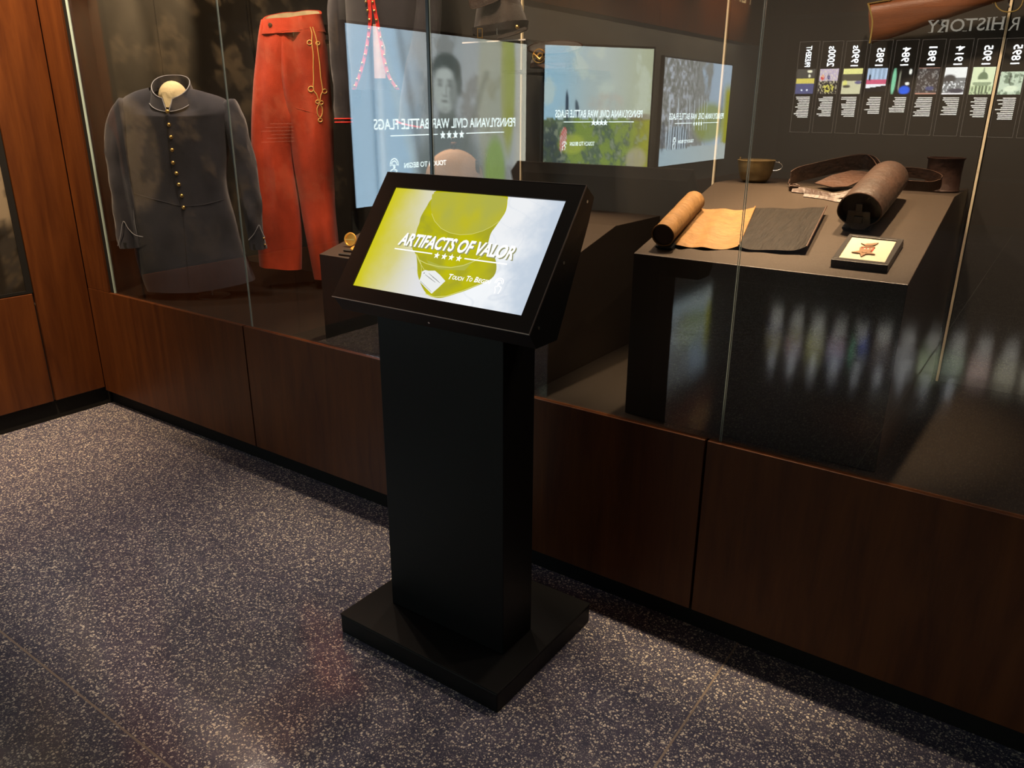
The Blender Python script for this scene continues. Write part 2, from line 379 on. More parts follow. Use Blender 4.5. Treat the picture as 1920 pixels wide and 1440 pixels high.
# back panels with lit brass strips in the joints
bx = [-5.7, -4.92, -3.99, -3.06, -2.13, -1.195, -.28, .65, 1.58, 2.51, 2.61]
for i in range(len(bx)-1):
    a, b = bx[i]+.007, bx[i+1]-.007
    if b-a > .05: mesh_obj('back_panel', box(a, b, 3.09, 3.11, .6725, 2.95), BACKP, case)
for x in (-2.13, -1.195, -.28, .65): mesh_obj('joint_strip', box(x-.0036, x+.0036, 3.083, 3.105, .6725, 2.95), BRASSTRIM, case)
for x in (-4.92, -3.99, -3.06, 1.58): mesh_obj('joint_strip', box(x-.006, x+.006, 3.095, 3.105, .6725, 2.95), BLACKM, case)
mesh_obj('back_batten', box(-5.7, CX1, 3.10, 3.14, .65, 3.0), BLACKM, case)
mesh_obj('end_panel', box(-5.72, -5.7, 2.1, 3.12, .6725, 3.0), BACKP, case)
mesh_obj('end_panel', box(CX1-.02, CX1, 2.1, 3.09, .6725, 2.95), BACKP, case)
mesh_obj('front_lining', box(-5.7, -4.04, 2.10, 2.115, .6725, 2.95), BACKP, case)
mesh_obj('case_ceiling', box(-5.7, CX1, 2.10, 3.12, 2.95, 3.0), BLACKM, case)
for a, b in ((-4.262, -2.0), (-1.994, .3), (.306, 2.61)):
    mesh_obj('fascia_panel', box(a, b, 2.060, 2.076, 2.34, 3.49), WOOD, case, bevel=.0015)
mesh_obj('fascia_core', box(-4.05, CX1, 2.092, 2.10, 2.38, 3.0), BLACKM, case)
for a, b in ((-4.020, -2.8880), (-2.8845, -1.8085), (-1.7965, -.7145), (-.7110, .380), (.386, 1.47), (1.476, 2.60)):
    p = mesh_obj('glass_pane', box(a+.0015, b-.0015, 2.081, 2.085, .6768, 2.42), GLASS, case)
    mesh_obj('pane_edge', box(a, a+.003, 2.0778, 2.0882, .6768, 2.42) if a < -4 else box(a, a+.001, 2.0805, 2.0855, .6768, 2.42), EDGE_LIT if a < -4 else EDGE, p); mesh_obj('pane_edge', box(b-.001, b, 2.0805, 2.0855, .6768, 2.42), EDGE, p)
mesh_obj('seam_seal', box(-1.808, -1.797, 2.0775, 2.0885, .678, 2.42), pbr('dark_seal', (.018, .03, .026), .3), case)

# the two sloping plinths inside the case
def plinth(name, label, x0, x1, yf, zf, yc, zc):
    P = [(x0, yf, .6722), (x0, yf, zf), (x0, yc, zc), (x0, 3.084, zc-.002), (x0, 3.084, .6722)]
    o = mesh_obj(name, prism(P, (x1-x0, 0, 0)), BLOCK, bevel=.0015)
    return tag(o, label, 'plinth')
BX0, BX1, BYF, BZF, BYC, BZC = -1.057, -.297, 2.138, 1.190, 2.745, 1.3565
plinth('sloped_plinth', 'dark sloped plinth in the case under the scroll, leather pouch and framed medal', BX0, BX1, BYF, BZF, BYC, BZC)
plinth('sloped_plinth', 'dark sloped plinth behind the touchscreen kiosk, under the pocket watch and canteen', -2.46, -1.412, 2.13, 1.04, 2.69, 1.18)

# ================================================================== KIOSK
kx0, kx1 = -1.662, -1.038
ki = thing('touchscreen_kiosk', 'black freestanding kiosk with a tilted lit touchscreen standing on terrazzo before the case', 'kiosk', (-1.35, 1.67, 0))
mesh_obj('base_plate', box(kx0, kx1, 1.411, 1.925, .001, .066), BLACK, ki, bevel=.004)
mesh_obj('base_lid', box(kx0-.001, kx1+.001, 1.410, 1.926, .0665, .0715), BLACK, ki, bevel=.001)
mesh_obj('post', prism([(-1.567, 1.552, .0715), (-1.567, 1.70, .0715), (-1.567, 1.70, 1.18), (-1.567, 1.552, 1.06)], (.447, 0, 0)), BLACK, ki, bevel=.002)
HX0, HX1 = -1.686, -1.004
prof = [(1.495, 1.09), (1.745, 1.421), (1.788, 1.388), (1.764, 1.325), (1.625, 1.045), (1.53, 1.045)]
e_y = Vector((0, .25, .331)).normalized(); e_n = Vector((1, 0, 0)).cross(e_y)
HO = Vector((HX0, 1.495, 1.09))
# hollow shell with a bezel opening
SW0, SW1, SH0, SH1 = .057, .641, .0445, .3665      # screen rectangle on the front face
def hp(u, v, n=0): return HO + Vector((1, 0, 0))*u + e_y*v + e_n*n
pr_in = [(y, z) for y, z in prof]
shell = prism([(HX0, y-.006*e_n.y*0, z) for y, z in prof], (HX1-HX0, 0, 0))
# pull the body 8 mm back from the bezel face
prof_b = [(1.495-e_n.y*.008, 1.09-e_n.z*.008), (1.745-e_n.y*.008, 1.421-e_n.z*.008)] + prof[2:]
mesh_obj('head_shell', prism([(HX0, y, z) for y, z in prof_b], (HX1-HX0, 0, 0)), BLACK, ki, bevel=.0015)
Wd, Hd = HX1-HX0, .4148
def strip(u0, u1, v0, v1, n0=-.0078, n1=0):
    return obox(hp(u0, v0, n0), Vector((u1-u0, 0, 0)), e_y*(v1-v0), e_n*(n1-n0))
bz = mesh_obj('bezel', [strip(0, Wd, 0, SH0), strip(0, Wd, SH1, Hd), strip(0, SW0, SH0, SH1), strip(SW1, Wd, SH0, SH1)], BEZEL, ki)
EDGE_HL = pbr('edge_highlight', (.12, .105, .10), .35, metal=.3); EDGE_HL2 = pbr('bright_edge_highlight', (.42, .40, .38), .3, metal=.4)  # pale strips paint the highlight along the bezel edges, brightest at the bottom
for q, m_ in ((strip(-.0008, Wd+.0008, -.0012, .0008, -.003, .0008), EDGE_HL2), (strip(-.0008, Wd+.0008, Hd-.0006, Hd+.0008, -.003, .0005), EDGE_HL), (strip(Wd-.0006, Wd+.001, 0, Hd, -.003, .0005), EDGE_HL)):
    mesh_obj('bezel_glint', q, m_, ki)
for u, v in ((.02, .03), (.02, .21), (.02, .385)):
    c = hp(Wd+.0005, v, -.028); mesh_obj('screw', cyl(c, c+Vector((.002, 0, 0)), .004, n=10), SCREWM, ki)
c = Vector((-1.335, 1.513, 1.064)); mesh_obj('screw', cyl(c, c+Vector((0, -.002, -.001)), .003, n=10), SCREWM, ki)
# the lit screen
N_U, N_V = 224, 126
K0, KN = hp(0, 0, -.004), e_n
Zs = 4.3636
def kp(zx, zy, lift=0):
    P = hit(640+zx/Zs, 330+zy/Zs, K0, KN); return P + e_n*lift
def kuv(zx, zy):
    P = kp(zx, zy)-HO; return P.x, P.dot(e_y)
def lin(c): return tuple(((x/255)/12.92 if x/255 <= .04045 else ((x/255+.055)/1.055)**2.4) for x in c)
def ss(a, b, x): t = max(0, min(1, (x-a)/(b-a))); return t*t*(3-2*t)
def mixc(a, b, t): return tuple(a[i]*(1-t)+b[i]*t for i in range(3))
def screen_bg(u, v):
    s = (u-SW0)/(SW1-SW0); t = (v-SH0)/(SH1-SH0)
    n = mnoise.fractal(Vector((s*5, t*3, 3)), .7, 2.1, 5)
    c = mixc(lin((205, 196, 30)), lin((214, 210, 178)), ss(.0+.02*n, .16+.22*(1-abs(t-.45)), s+.05*n))
    c = mixc(c, lin((222, 222, 224)), ss(.18, .42, s))
    c = mixc(c, lin((240, 243, 246)), ss(.5, .7, s)*(1-.35*ss(.2, .8, t)))
    c = mixc(c, lin((186, 200, 216)), ss(.74, 1.0, s+.10*n)*.9)
    cr = abs(mnoise.noise(Vector((s*7+t*2, t*5-s*2, 9))))
    c = mixc(c, lin((196, 206, 220)), (1-ss(0, .05, cr))*.35*ss(.4, .7, s))
    c = mixc(c, lin((206, 206, 204)), (1-ss(0, .03, abs(mnoise.noise(Vector((s*6, t*4, 21))))))*.35*(1-ss(.4, .6, s))*ss(.15, .3, s))
    return c
def SP(a, b): return hp(SW0+(SW1-SW0)*a, SH0+(SH1-SH0)*b, -.004)
gv, gf = grid(SP, N_U, N_V)
cols = [screen_bg(SW0+(SW1-SW0)*i/N_U, SH0+(SH1-SH0)*j/N_V) for j in range(N_V+1) for i in range(N_U+1)]
scr = mesh_obj('screen', (gv, gf), emit_attr('kiosk_screen_light', 1.04), ki, colors=cols)
hat_out = [(782, 122), (755, 170), (722, 210), (700, 250), (670, 300), (648, 345), (640, 385), (622, 430), (612, 470), (596, 530), (580, 590), (612, 645), (622, 720), (625, 800), (645, 870), (680, 940), (720, 982), (790, 1000), (860, 990), (930, 968), (1010, 942), (1100, 905), (1185, 868), (1245, 825), (1270, 765), (1265, 695), (1240, 645), (1190, 605), (1205, 540), (1225, 470), (1260, 420), (1310, 350), (1348, 285), (1361, 200), (1350, 166), (1200, 148), (1000, 130)]
hs = smooth_path([kp(x, y, .0008) for x, y in hat_out], 3, True)
def fan_colored(poly, cen, colfn, name, strength=1.0, nr=14, lift=.0008):
    cen = kp(*cen, lift) if len(cen) == 2 else cen
    n = len(poly); V = [cen]; F_ = []; C_ = [colfn(cen)]
    for r in range(1, nr+1):
        for p in poly: q = cen.lerp(p, r/nr); V.append(q); C_.append(colfn(q))
    for i in range(n): F_.append((0, 1+i, 1+(i+1) % n))
    for r in range(nr-1):
        for i in range(n):
            a = 1+r*n; F_.append((a+i, a+n+i, a+n+(i+1) % n, a+(i+1) % n))
    return mesh_obj(name, (V, F_), emit_attr(name+'_light', strength), scr, colors=C_)
def hatcol(P):
    s = (P.x-HX0-SW0)/(SW1-SW0); t = ((P-HO).dot(e_y)-SH0)/(SH1-SH0)
    n = mnoise.fractal(Vector((s*8, t*5, 1)), .8, 2, 4)
    c = mixc(lin((192, 188, 14)), lin((168, 166, 40)), ss(.0, 1, .5+.9*n))
    return mixc(c, lin((150, 150, 62)), ss(.62, .85, s)*.6)
fan_colored(hs, (930, 560), hatcol, 'hat_picture')
crown = [(770, 140), (742, 190), (735, 250), (742, 310), (765, 370), (820, 432), (890, 468), (975, 484), (1070, 478), (1160, 452), (1235, 415), (1290, 375), (1330, 310), (1350, 230), (1345, 178), (1200, 158), (1000, 140)]
def crowncol(P):
    s = (P.x-HX0-SW0)/(SW1-SW0); n = mnoise.fractal(Vector((s*6, P.z*9, 4)), .8, 2, 3)
    return mixc(lin((190, 184, 44)), lin((176, 176, 74)), max(0, min(1, .5+n+.8*(s-.55))))
fan_colored(smooth_path([kp(x, y, .0012) for x, y in crown], 3, True), (1050, 300), crowncol, 'hat_crown_picture', lift=.0012)
PALE = emit('screen_pale', lin((216, 214, 120)), 1); TAGC = emit('screen_tag', lin((236, 238, 236)), 1)
def kline(pts, r, name, mat, lift=.0018):
    pts = [kp(x, y, lift) for x, y in pts]; V = []; F_ = []
    for i, p in enumerate(pts):
        t = (pts[min(i+1, len(pts)-1)]-pts[max(i-1, 0)]).normalized(); s = t.cross(e_n)*r; V += [p-s, p+s]
    for i in range(len(pts)-1): F_.append((2*i, 2*i+1, 2*i+3, 2*i+2))
    return (V, F_)
mesh_obj('hat_seams', [kline([(742, 310), (765, 370), (820, 432), (890, 468), (975, 484), (1070, 478), (1160, 452), (1235, 415), (1290, 375)], .0007, '', None),
                       kline([(690, 965), (760, 992), (860, 986), (1000, 940), (1100, 900), (1190, 862)], .0012, '', None),
                       kline([(640, 690), (700, 720), (800, 745), (900, 752), (1000, 735), (1090, 700), (1180, 640)], .0010, '', None)], PALE, scr)
mesh_obj('hat_band_picture', flat([kp(x, y, .0014) for x, y in ((700, 690), (800, 730), (900, 745), (1010, 725), (1090, 690), (1010, 775), (900, 770), (800, 765), (720, 730))]), emit('screen_olive', lin((176, 178, 70)), 1), scr)
mesh_obj('tag_string', [kline([(612, 640), (640, 700), (662, 740), (690, 785)], .0007, '', None), kline([(618, 640), (655, 720), (660, 790)], .0007, '', None)], PALE, scr)
mesh_obj('tag_picture', flat([kp(x, y, .0022) for x, y in ((662, 785), (690, 772), (715, 778), (770, 778), (810, 812), (855, 862), (800, 915), (742, 966), (690, 915), (640, 862), (655, 825))]), TAGC, scr)
mesh_obj('tag_writing', [kline([(690+d*.9, 810+d*.75), (745+d*.9, 850+d*.75)], .0007, '', None, .0026) for d in (0, 16, 32)] +
         [kline([(720+i*14, 800+i*14), (790+i*10, 858+i*10)], .0006, '', None, .0026) for i in range(3)] + [kline([(676, 800), (688, 796)], .0016, '', None, .0026), kline([(650, 862), (740, 950)], .0006, '', None, .0026)],
         emit('tag_ink', lin((158, 160, 158)), 1), scr)
kA, kB = kp(463, 572), kp(1400, 688)
Xk = (kB-kA).normalized()
SHAD = emit('screen_shadow', lin((150, 150, 110)), 1)
def ktext(name, body, za, zb, hgt, lift, mat, **kw):
    a, b = kp(*za), kp(*zb); X = Vector((1, 0, 0))
    mid = (a+b)/2; return text(name, body, mat, mid, X, e_y, scr, height=hgt, width=abs((b-a).x), lift=lift, **kw)
ktext('title_shadow', 'ARTIFACTS OF VALOR', (470, 578), (1408, 696), .040, .0026, SHAD, bold=.03, shear=.22)
ktext('title_lettering', 'ARTIFACTS OF VALOR', (463, 570), (1400, 688), .040, .0034, WHITE_E, bold=.03, shear=.22)
mesh_obj('title_rule', kline([(442, 597), (748, 640)], .0017, '', None, .003), WHITE_E, scr); mesh_obj('title_rule', kline([(1012, 680), (1360, 727)], .0017, '', None, .003), WHITE_E, scr)
for zx, zy in ((787, 655), (847, 664), (905, 671), (967, 680)):
    mesh_obj('star', flat(star_poly(kp(zx, zy, .0034), (1, 0, 0), e_y, .0105)), WHITE_E, scr)
ktext('prompt_initials', 'T', (874, 848), (908, 852), .0155, .0034, WHITE_E, bold=.02, shear=.15)
for b_, a_, c_, h_ in (('OUCH', (908, 853), (1000, 862), .0115), ('T', (1020, 865), (1050, 868), .0155), ('O', (1048, 868), (1070, 871), .0115),
                       ('B', (1088, 873), (1116, 877), .0155), ('EGIN', (1118, 878), (1222, 889), .0115)):
    ktext('prompt_lettering', b_, a_, c_, h_, .0034, WHITE_E, bold=.02, shear=.15)
def hand_icon(P, X, Y, s, mat, parent):
    """pointing hand with rings, drawn as flat shapes; P centre, s size"""
    P, X, Y = Vector(P), Vector(X), Vector(Y); q = lambda a, b: P+X*(a*s)+Y*(b*s); G = []
    def seg(pts, r):
        pts = [q(*p) for p in pts]; V = []; F_ = []; n = X.cross(Y)
        for i, p in enumerate(pts):
            t = (pts[min(i+1, len(pts)-1)]-pts[max(i-1, 0)]).normalized(); sd = t.cross(n)*r*s; V += [p-sd, p+sd]
        for i in range(len(pts)-1): F_.append((2*i, 2*i+1, 2*i+3, 2*i+2))
        return V, F_
    for r in (.34, .56): G.append(seg([(r*math.cos(a), .45+r*math.sin(a)) for a in np.linspace(-.3, PI+.3, 14)], .055))
    G.append(seg([(-.05, .45), (-.05, -.15), (-.22, -.05), (-.34, -.16), (-.12, -.55), (-.05, -.95)], .06))
    G.append(seg([(.10, .45), (.10, .02), (.26, .0), (.42, -.06), (.56, -.14), (.54, -.5), (.42, -.95)], .06))
    return mesh_obj('hand_icon', G, mat, parent)
hand_icon(kp(1285, 905, .0034), (1, 0, 0), e_y, .022, WHITE_E, scr)

# ================================================================== GARMENTS
def frame(O, ang):
    a = math.radians(ang); return Vector(O), Vector((math.cos(a), math.sin(a), 0)), Vector((math.sin(a), -math.cos(a), 0))
def sup(n=28, e=.75):
    out = []
    for i in range(n):
        a = 2*PI*i/n; c, s = math.cos(a), math.sin(a)
        out.append((math.copysign(abs(c)**e, c), math.copysign(abs(s)**e, s)))
    return out
def body(rows, fr, depth, n=36, fold=.006, nf=3, seed=0, sub=4, off=0):
    """rows of (pxL, pyL, pxR, pyR[, depth factor]) on the garment's own mid plane -> closed rings"""
    O, T, N = fr; R = []
    for r in rows:
        a = hit(r[0], r[1], O+N*off, N); b = hit(r[2], r[3], O+N*off, N); R.append((a, b, r[4] if len(r) > 4 else 1))
    A = smooth_path([r[0] for r in R], sub); B = smooth_path([r[1] for r in R], sub)
    D = []
    for i in range(len(R)-1): D += [R[i][2]*(1-k/sub)+R[i+1][2]*k/sub for k in range(sub)]
    D.append(R[-1][2]); rings = []; cs = sup(n)
    for j, (a, b) in enumerate(zip(A, B)):
        c = (a+b)/2; h = (b-a)/2; ring = []
        for k, (cx, sy) in enumerate(cs):
            p = c+h*cx+N*(sy*depth*D[j])
            d = mnoise.noise(Vector((p.dot(T)*14+seed, p.z*3.5, seed+cx)))*fold*2 + math.sin(cx*nf*PI+seed+p.z*3)*fold*.6
            p = p + N*(d*(1 if sy > -.1 else -1))
            ring.append(p)
        rings.append(ring)
    return rings
def limb(pts, rads, fr, dep=.8, n=18, fold=.004, seed=0, sub=5, off=0):
    O, T, N = fr; P = smooth_path([hit(x, y, O+N*(off+(o or 0)), N) for x, y, o in pts], sub)
    rr = []
    for i in range(len(rads)-1): rr += [rads[i]*(1-k/sub)+rads[i+1]*k/sub for k in range(sub)]
    rr.append(rads[-1]); rings = []
    for i, p in enumerate(P):
        t = (P[min(i+1, len(P)-1)]-P[max(i-1, 0)]).normalized(); u = t.cross(N).normalized(); ring = []
        for k in range(n):
            a = 2*PI*k/n; d = 1+mnoise.noise(Vector((math.cos(a)*1.5, math.sin(a)*1.5, p.z*9+seed)))*fold/rr[i]*2.5
            ring.append(p+(u*math.cos(a)+N*math.sin(a)*dep)*rr[i]*d)
        rings.append(ring)
    return rings
def path_on(pts, fr, off, r, n=6, closed=False, k=4):
    O, T, N = fr; P = smooth_path([hit(x, y, O+N*off, N) for x, y in pts], k, closed); return tube(P, r, n, closed)

from mathutils.bvhtree import BVHTree
def surf(*geos):
    V, F_ = [], []
    for v, f in geos:
        b = len(V); V += [Vector(p) for p in v]; F_ += [tuple(i+b for i in q) for q in f]
    return BVHTree.FromPolygons(V, F_)
def cast(tree, x, y, lift, fallback):
    """point of a cloth surface where trim is sewn on, raised by lift"""
    d = ray(x, y).normalized(); p, n, i, dist = tree.ray_cast(CAM, d)
    if p is None: return fallback
    if n.dot(d) > 0: n = -n
    return p+n*lift
# --- navy frock coat
fc = frame((-3.55, 2.38, 1.2), 42); CD = .085
coat = thing('frock_coat', 'dark navy frock coat with nine brass buttons and pale piping, leftmost garment in the case', 'coat', (-3.57, 2.36, .6722))
rows = [(279, 164, 358, 166, .5), (255, 171, 385, 173, .7), (229, 185, 420, 185, .9), (228, 205, 436, 205, 1), (232, 240, 432, 240, 1), (237, 290, 428, 290, .98), (242, 330, 424, 330, .93), (246, 365, 428, 365, .92), (246, 400, 440, 405, 1), (252, 460, 455, 462, 1.1), (264, 510, 470, 500, 1.2), (278, 543, 478, 524, 1.22)]
rg = body(rows, fc, CD, 44, .007, 2.5, 3)
zr0 = [p.z for p in rg[0]]; zr1 = [p.z for p in rg[14]]
for j in range(14):
    for k, p in enumerate(rg[j]):
        f_ = max(0, sup(44)[k][1])**1.5
        p.z = p.z*(1-f_)+f_*((zr0[k]-.085*f_)*(1-j/14)+zr1[k]*j/14)
# hem dips at the centre front
for k, p in enumerate(rg[-1]):
    cx = sup(44)[k]; p.z -= .02*(1-abs(cx[0]))
mesh_obj('coat_body', loft(rg, False, False), NAVY, coat, True)
CT = surf(loft(rg, False, False))
def cfront(px, py, f=1.0): return hit(px, py, fc[0]+fc[2]*(CD*f), fc[2])
for side, pts, rad in ((0, [(240, 196, 0), (226, 240, .01), (224, 300, .02), (230, 360, .035), (238, 420, .05), (245, 464, .055)], [.056, .062, .060, .056, .050, .047]),
                       (1, [(424, 196, 0), (444, 240, .01), (457, 300, .02), (468, 360, .03), (477, 420, .04), (483, 467, .045)], [.052, .058, .056, .050, .043, .040])):
    rr_ = limb(pts, rad, fc, .85, 20, .007, side*7+2)
    O, T, N = fc; # close the shoulder with a rounded cap
    c0 = sum(rr_[0], Vector())/20; cap = [[c0.lerp(p, s)+Vector((0, 0, .020*math.sqrt(max(0, 1-s*s)))) for p in rr_[0]] for s in (.02, .5, .85)]
    sl = mesh_obj('sleeve', loft(cap+rr_, True, False), NAVY, coat, True)
    last = rr_[-1]; inn = [sum(last, Vector())/20+(p-sum(last, Vector())/20)*.9+Vector((0, 0, .03)) for p in last]
    mesh_obj('sleeve_lining', loft([last, inn], False, True), BLACKM, sl)
    q = [(221, 461), (226, 442), (231, 415), (240, 428), (252, 440), (268, 444)] if side == 0 else [(466, 450), (475, 440), (482, 428), (486, 422), (491, 434), (497, 446)]
    mesh_obj('cuff_piping', path_on(q, fc, .092 if side == 0 else .077, .0016), PIPE, sl, True)
for x, y in ((495, 447), (497, 459)):
    c = hit(x, y, fc[0]+fc[2]*.06, fc[2]); mesh_obj('cuff_button', sphere(c, .0055, 10, 5), GOLD, coat, True)
# collar: open standing band with piping
O, T, N = fc
cc0 = hit(320, 140, O, N)
def coll(a, h):   # a angle around the neck, h 0..1 up the band
    rx = .106-.020*h; ry = .072-.004*h
    dip = .5*(1+math.sin(a))              # 1 at the front
    z = cc0.z-.058*(1-h)-.108*dip**1.3
    return Vector((cc0.x, cc0.y, 0))+T*(rx*math.cos(a)-.012*dip)+N*(ry*math.sin(a)+.012*(1-h)*dip)+Vector((0, 0, z))
cv, cf = [], []
def colP(u, v):
    gap = .03+.24*v; a = PI/2+gap+(2*PI-2*gap)*u; return coll(a, v)
cg = sheet(colP, 48, 6, .0, (0, 0, 1)); g1 = grid(colP, 48, 6)
inner = grid(lambda u, v: Vector((cc0.x, cc0.y, 0)).lerp(Vector((colP(u, v).x, colP(u, v).y, 0)), .95)+Vector((0, 0, colP(u, v).z)), 48, 6)
co_ = mesh_obj('collar', [g1, inner], NAVY, coat, True)
mesh_obj('collar_piping', [tube([colP(i/48, 1) for i in range(49)], .0019, 6), tube([colP(i/48, 0.02)+N*.001 for i in range(49)], .0017, 6),
                           tube([colP(0, j/6) for j in range(7)], .0019, 6), tube([colP(1, j/6) for j in range(7)], .0019, 6)], PIPE, co_, True)
lin_c = Vector((cc0.x, cc0.y, cc0.z-.02))
mesh_obj('neck_lining', [sphere(lin_c+Vector((0, 0, -.085))-N*.0, .068, 20, 12, 1.15), (lambda a, b, c, d: prism([a, b, c, d], -N*.02))(cfront(302, 172, .72), cfront(328, 172, .72), cfront(317, 201, .88), cfront(311, 201, .88))], CREAM, coat, True)
bts = ((314, 209), (317, 234), (321, 257), (323, 281), (324.5, 305), (331, 325), (335.5, 346), (341, 367), (344.5, 389))
for x, y in bts:
    c = cast(CT, x, y, .002, cfront(x, y, 1.02)) if y > 215 else cfront(x, y, 1.12); mesh_obj('button', sphere(c, .0095, 14, 6, .8, axis=N), GOLD, coat, True)
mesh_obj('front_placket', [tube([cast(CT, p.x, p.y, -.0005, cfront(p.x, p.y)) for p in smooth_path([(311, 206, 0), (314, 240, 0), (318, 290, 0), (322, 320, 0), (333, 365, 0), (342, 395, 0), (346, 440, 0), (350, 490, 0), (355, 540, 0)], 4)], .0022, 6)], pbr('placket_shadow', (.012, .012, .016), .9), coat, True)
mesh_obj('waist_seam', tube([cast(CT, p.x, p.y, 0, cfront(p.x, p.y)) for p in smooth_path([(250, 362, 0), (275, 370, 0), (310, 379, 0), (340, 386, 0), (380, 384, 0), (420, 374, 0)], 4)], .0022, 6), NAVY, coat, True)
b0 = Vector((coat['_o'][0], coat['_o'][1], .6722)); 
mesh_obj('stand_rod', cyl(b0, b0+Vector((0, 0, .6)), .005, n=10), STEEL, coat); mesh_obj('stand_foot', lathe(b0, (0, 0, 1), [(.085, 0), (.085, .004), (.01, .007)], 24), STEEL, coat)

# --- red trousers
ft = frame((-3.28, 2.82, 1.2), 35); TD = .075
tr = thing('trousers', 'bright red military trousers with gold braid loops hanging on a black wall mount', 'trousers', (-3.30, 2.84, .72))
legL = body([(493, 38, 558, 35, .8), (489, 58, 562, 55, .9), (483, 92, 566, 92, 1), (478, 140, 568, 140, 1), (475, 190, 566, 190, 1), (474, 235, 557, 235, .98), (474, 280, 550, 278, .97), (475, 330, 553, 330, .93), (478, 390, 562, 390, .9), (482, 445, 566, 445, .88), (487, 497, 565, 505, .85)], ft, TD, 40, .011, 2, 9)
legR = body([(528, 36, 601, 33, .8), (524, 56, 607, 52, .9), (522, 92, 612, 90, 1), (524, 140, 617, 140, 1), (530, 190, 621, 190, 1), (538, 235, 624, 235, .98), (547, 278, 625, 275, .97), (555, 330, 626, 325, .93), (565, 390, 628, 390, .9), (576, 445, 632, 445, .88), (591, 521, 640, 521, .85)], ft, TD, 40, .011, 2, 13)
mesh_obj('leg', loft(legL, False, False), RED, tr, True)
mesh_obj('leg', loft(legR, False, False), RED, tr, True)
hip = body([(492, 38, 602, 33, .85), (487, 66, 609, 60, 1.04)], ft, TD, 40, .002, 3, 5)
top = hip[0]; ctr = sum(top, Vector())/len(top)
up2 = [ctr+(p-ctr)*.93+Vector((0, 0, .0)) for p in top]; dn = [ctr+(p-ctr)*.9-Vector((0, 0, .09)) for p in top]
O, T, N = ft
back = [p+Vector((0, 0, .035*max(0, -(p-ctr).dot(N)/(TD*.8))+.012*max(0, (p-ctr).dot(T)/.12))) for p in top]
mesh_obj('waistband', loft([[p+(p-ctr).normalized()*.003 for p in hip[-1]], [p+(p-ctr).normalized()*.003 for p in hip[-3]], [p+(p-ctr).normalized()*.003 for p in back], [ctr+(p-ctr)*.95 for p in back]], False, False), RED, tr, True)
mesh_obj('waist_lining', loft([[ctr+(p-ctr)*.945 for p in back], dn], False, True), CREAM, tr, True)
def zt(x, y): return (440+x/5.5375, y/5.5375)
def tf(x, y, k=.99): return hit(x, y, ft[0]+ft[2]*(TD*k), ft[2])
def loopz(cx, cy, r): return [zt(cx+r*math.cos(a), cy+r*math.sin(a)) for a in np.linspace(0, 2*PI, 13)[:-1]]
def side_off(x): # braid follows the round of the hip
    return TD*(1.04-.42*max(0, (x-585)/38)**1.6)
TT = surf(loft(legL, False, False), loft(legR, False, False))
WB3 = [[p+(p-ctr).normalized()*.003 for p in hip[-1]], [p+(p-ctr).normalized()*.003 for p in hip[-3]], [p+(p-ctr).normalized()*.003 for p in back]]
TTB = surf(loft(legL, False, False), loft(legR, False, False), loft(WB3, False, False))
def on_cloth(pts, lift, r, closed=False, k=4, tree=None):
    P = smooth_path([(x, y, 0) for x, y in pts], k, closed)
    return tube([cast(tree or TTB, p.x, p.y, lift, hit(p.x, p.y, ft[0]+ft[2]*TD*.6, ft[2])) for p in P], r, 6, closed)
def braid(pts, closed=False, k=4): return on_cloth(pts, .0012, .0024, closed, k)
BR = [braid([zt(*p) for p in q]) for q in ([(783, 280), (802, 350), (800, 450), (815, 560), (816, 700), (820, 820), (818, 930), (850, 980), (872, 1045)],
      [(808, 280), (832, 350), (852, 430), (862, 520), (880, 650), (892, 800), (912, 935), (895, 985), (886, 1045)],
      [(880, 1078), (858, 1120), (860, 1180), (885, 1220), (908, 1180), (908, 1120), (882, 1078)])]
BR += [braid(loopz(*q), True, 2) for q in ((777, 442, 23), (862, 450, 19), (793, 925, 27), (932, 948, 22), (860, 1058, 18), (900, 1066, 18), (888, 1248, 20))]
mesh_obj('gold_braid', BR, GOLDBRAID, tr, True)
mesh_obj('fly_button', lathe(cast(TTB, 507, 47, .001, tf(508, 47, 1.02)), N, [(.010, 0), (.010, .004), (.006, .005)], 16), BRONZE, tr, True)
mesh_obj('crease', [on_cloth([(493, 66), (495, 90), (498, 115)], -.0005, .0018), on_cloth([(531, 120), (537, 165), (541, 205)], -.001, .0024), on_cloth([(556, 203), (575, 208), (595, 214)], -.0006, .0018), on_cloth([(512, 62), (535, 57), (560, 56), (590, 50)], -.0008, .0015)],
         pbr('red_fold_shade', (.42, .035, .010), .9), tr, True)  # darker red wool, shade painted into the creases
m0 = hit(612, 42, (0, 2.95, 0), (0, 1, 0))
mesh_obj('mount_arm', [box(-3.20, -3.17, 2.86, 3.088, m0.z-.10, m0.z-.085), box(-3.22, -3.15, 3.06, 3.088, m0.z-.35, m0.z+.01)], BLACKM, tr)
mesh_obj('mount_bracket', [obox(hit(600, 46, ft[0]-ft[2]*.03, ft[2]), ft[1]*.06, -ft[2]*.02, (0, 0, -.045)), obox(hit(617, 37, ft[0]-ft[2]*.03, ft[2]), ft[1]*.012, -ft[2]*.02, (0, 0, -.16))], BLACKM, tr)
mesh_obj('mount_clip', obox(hit(615, 38, ft[0]-ft[2]*.02, ft[2]), ft[1]*.010, -ft[2]*.01, (0, 0, -.03)), SCREWM, tr)

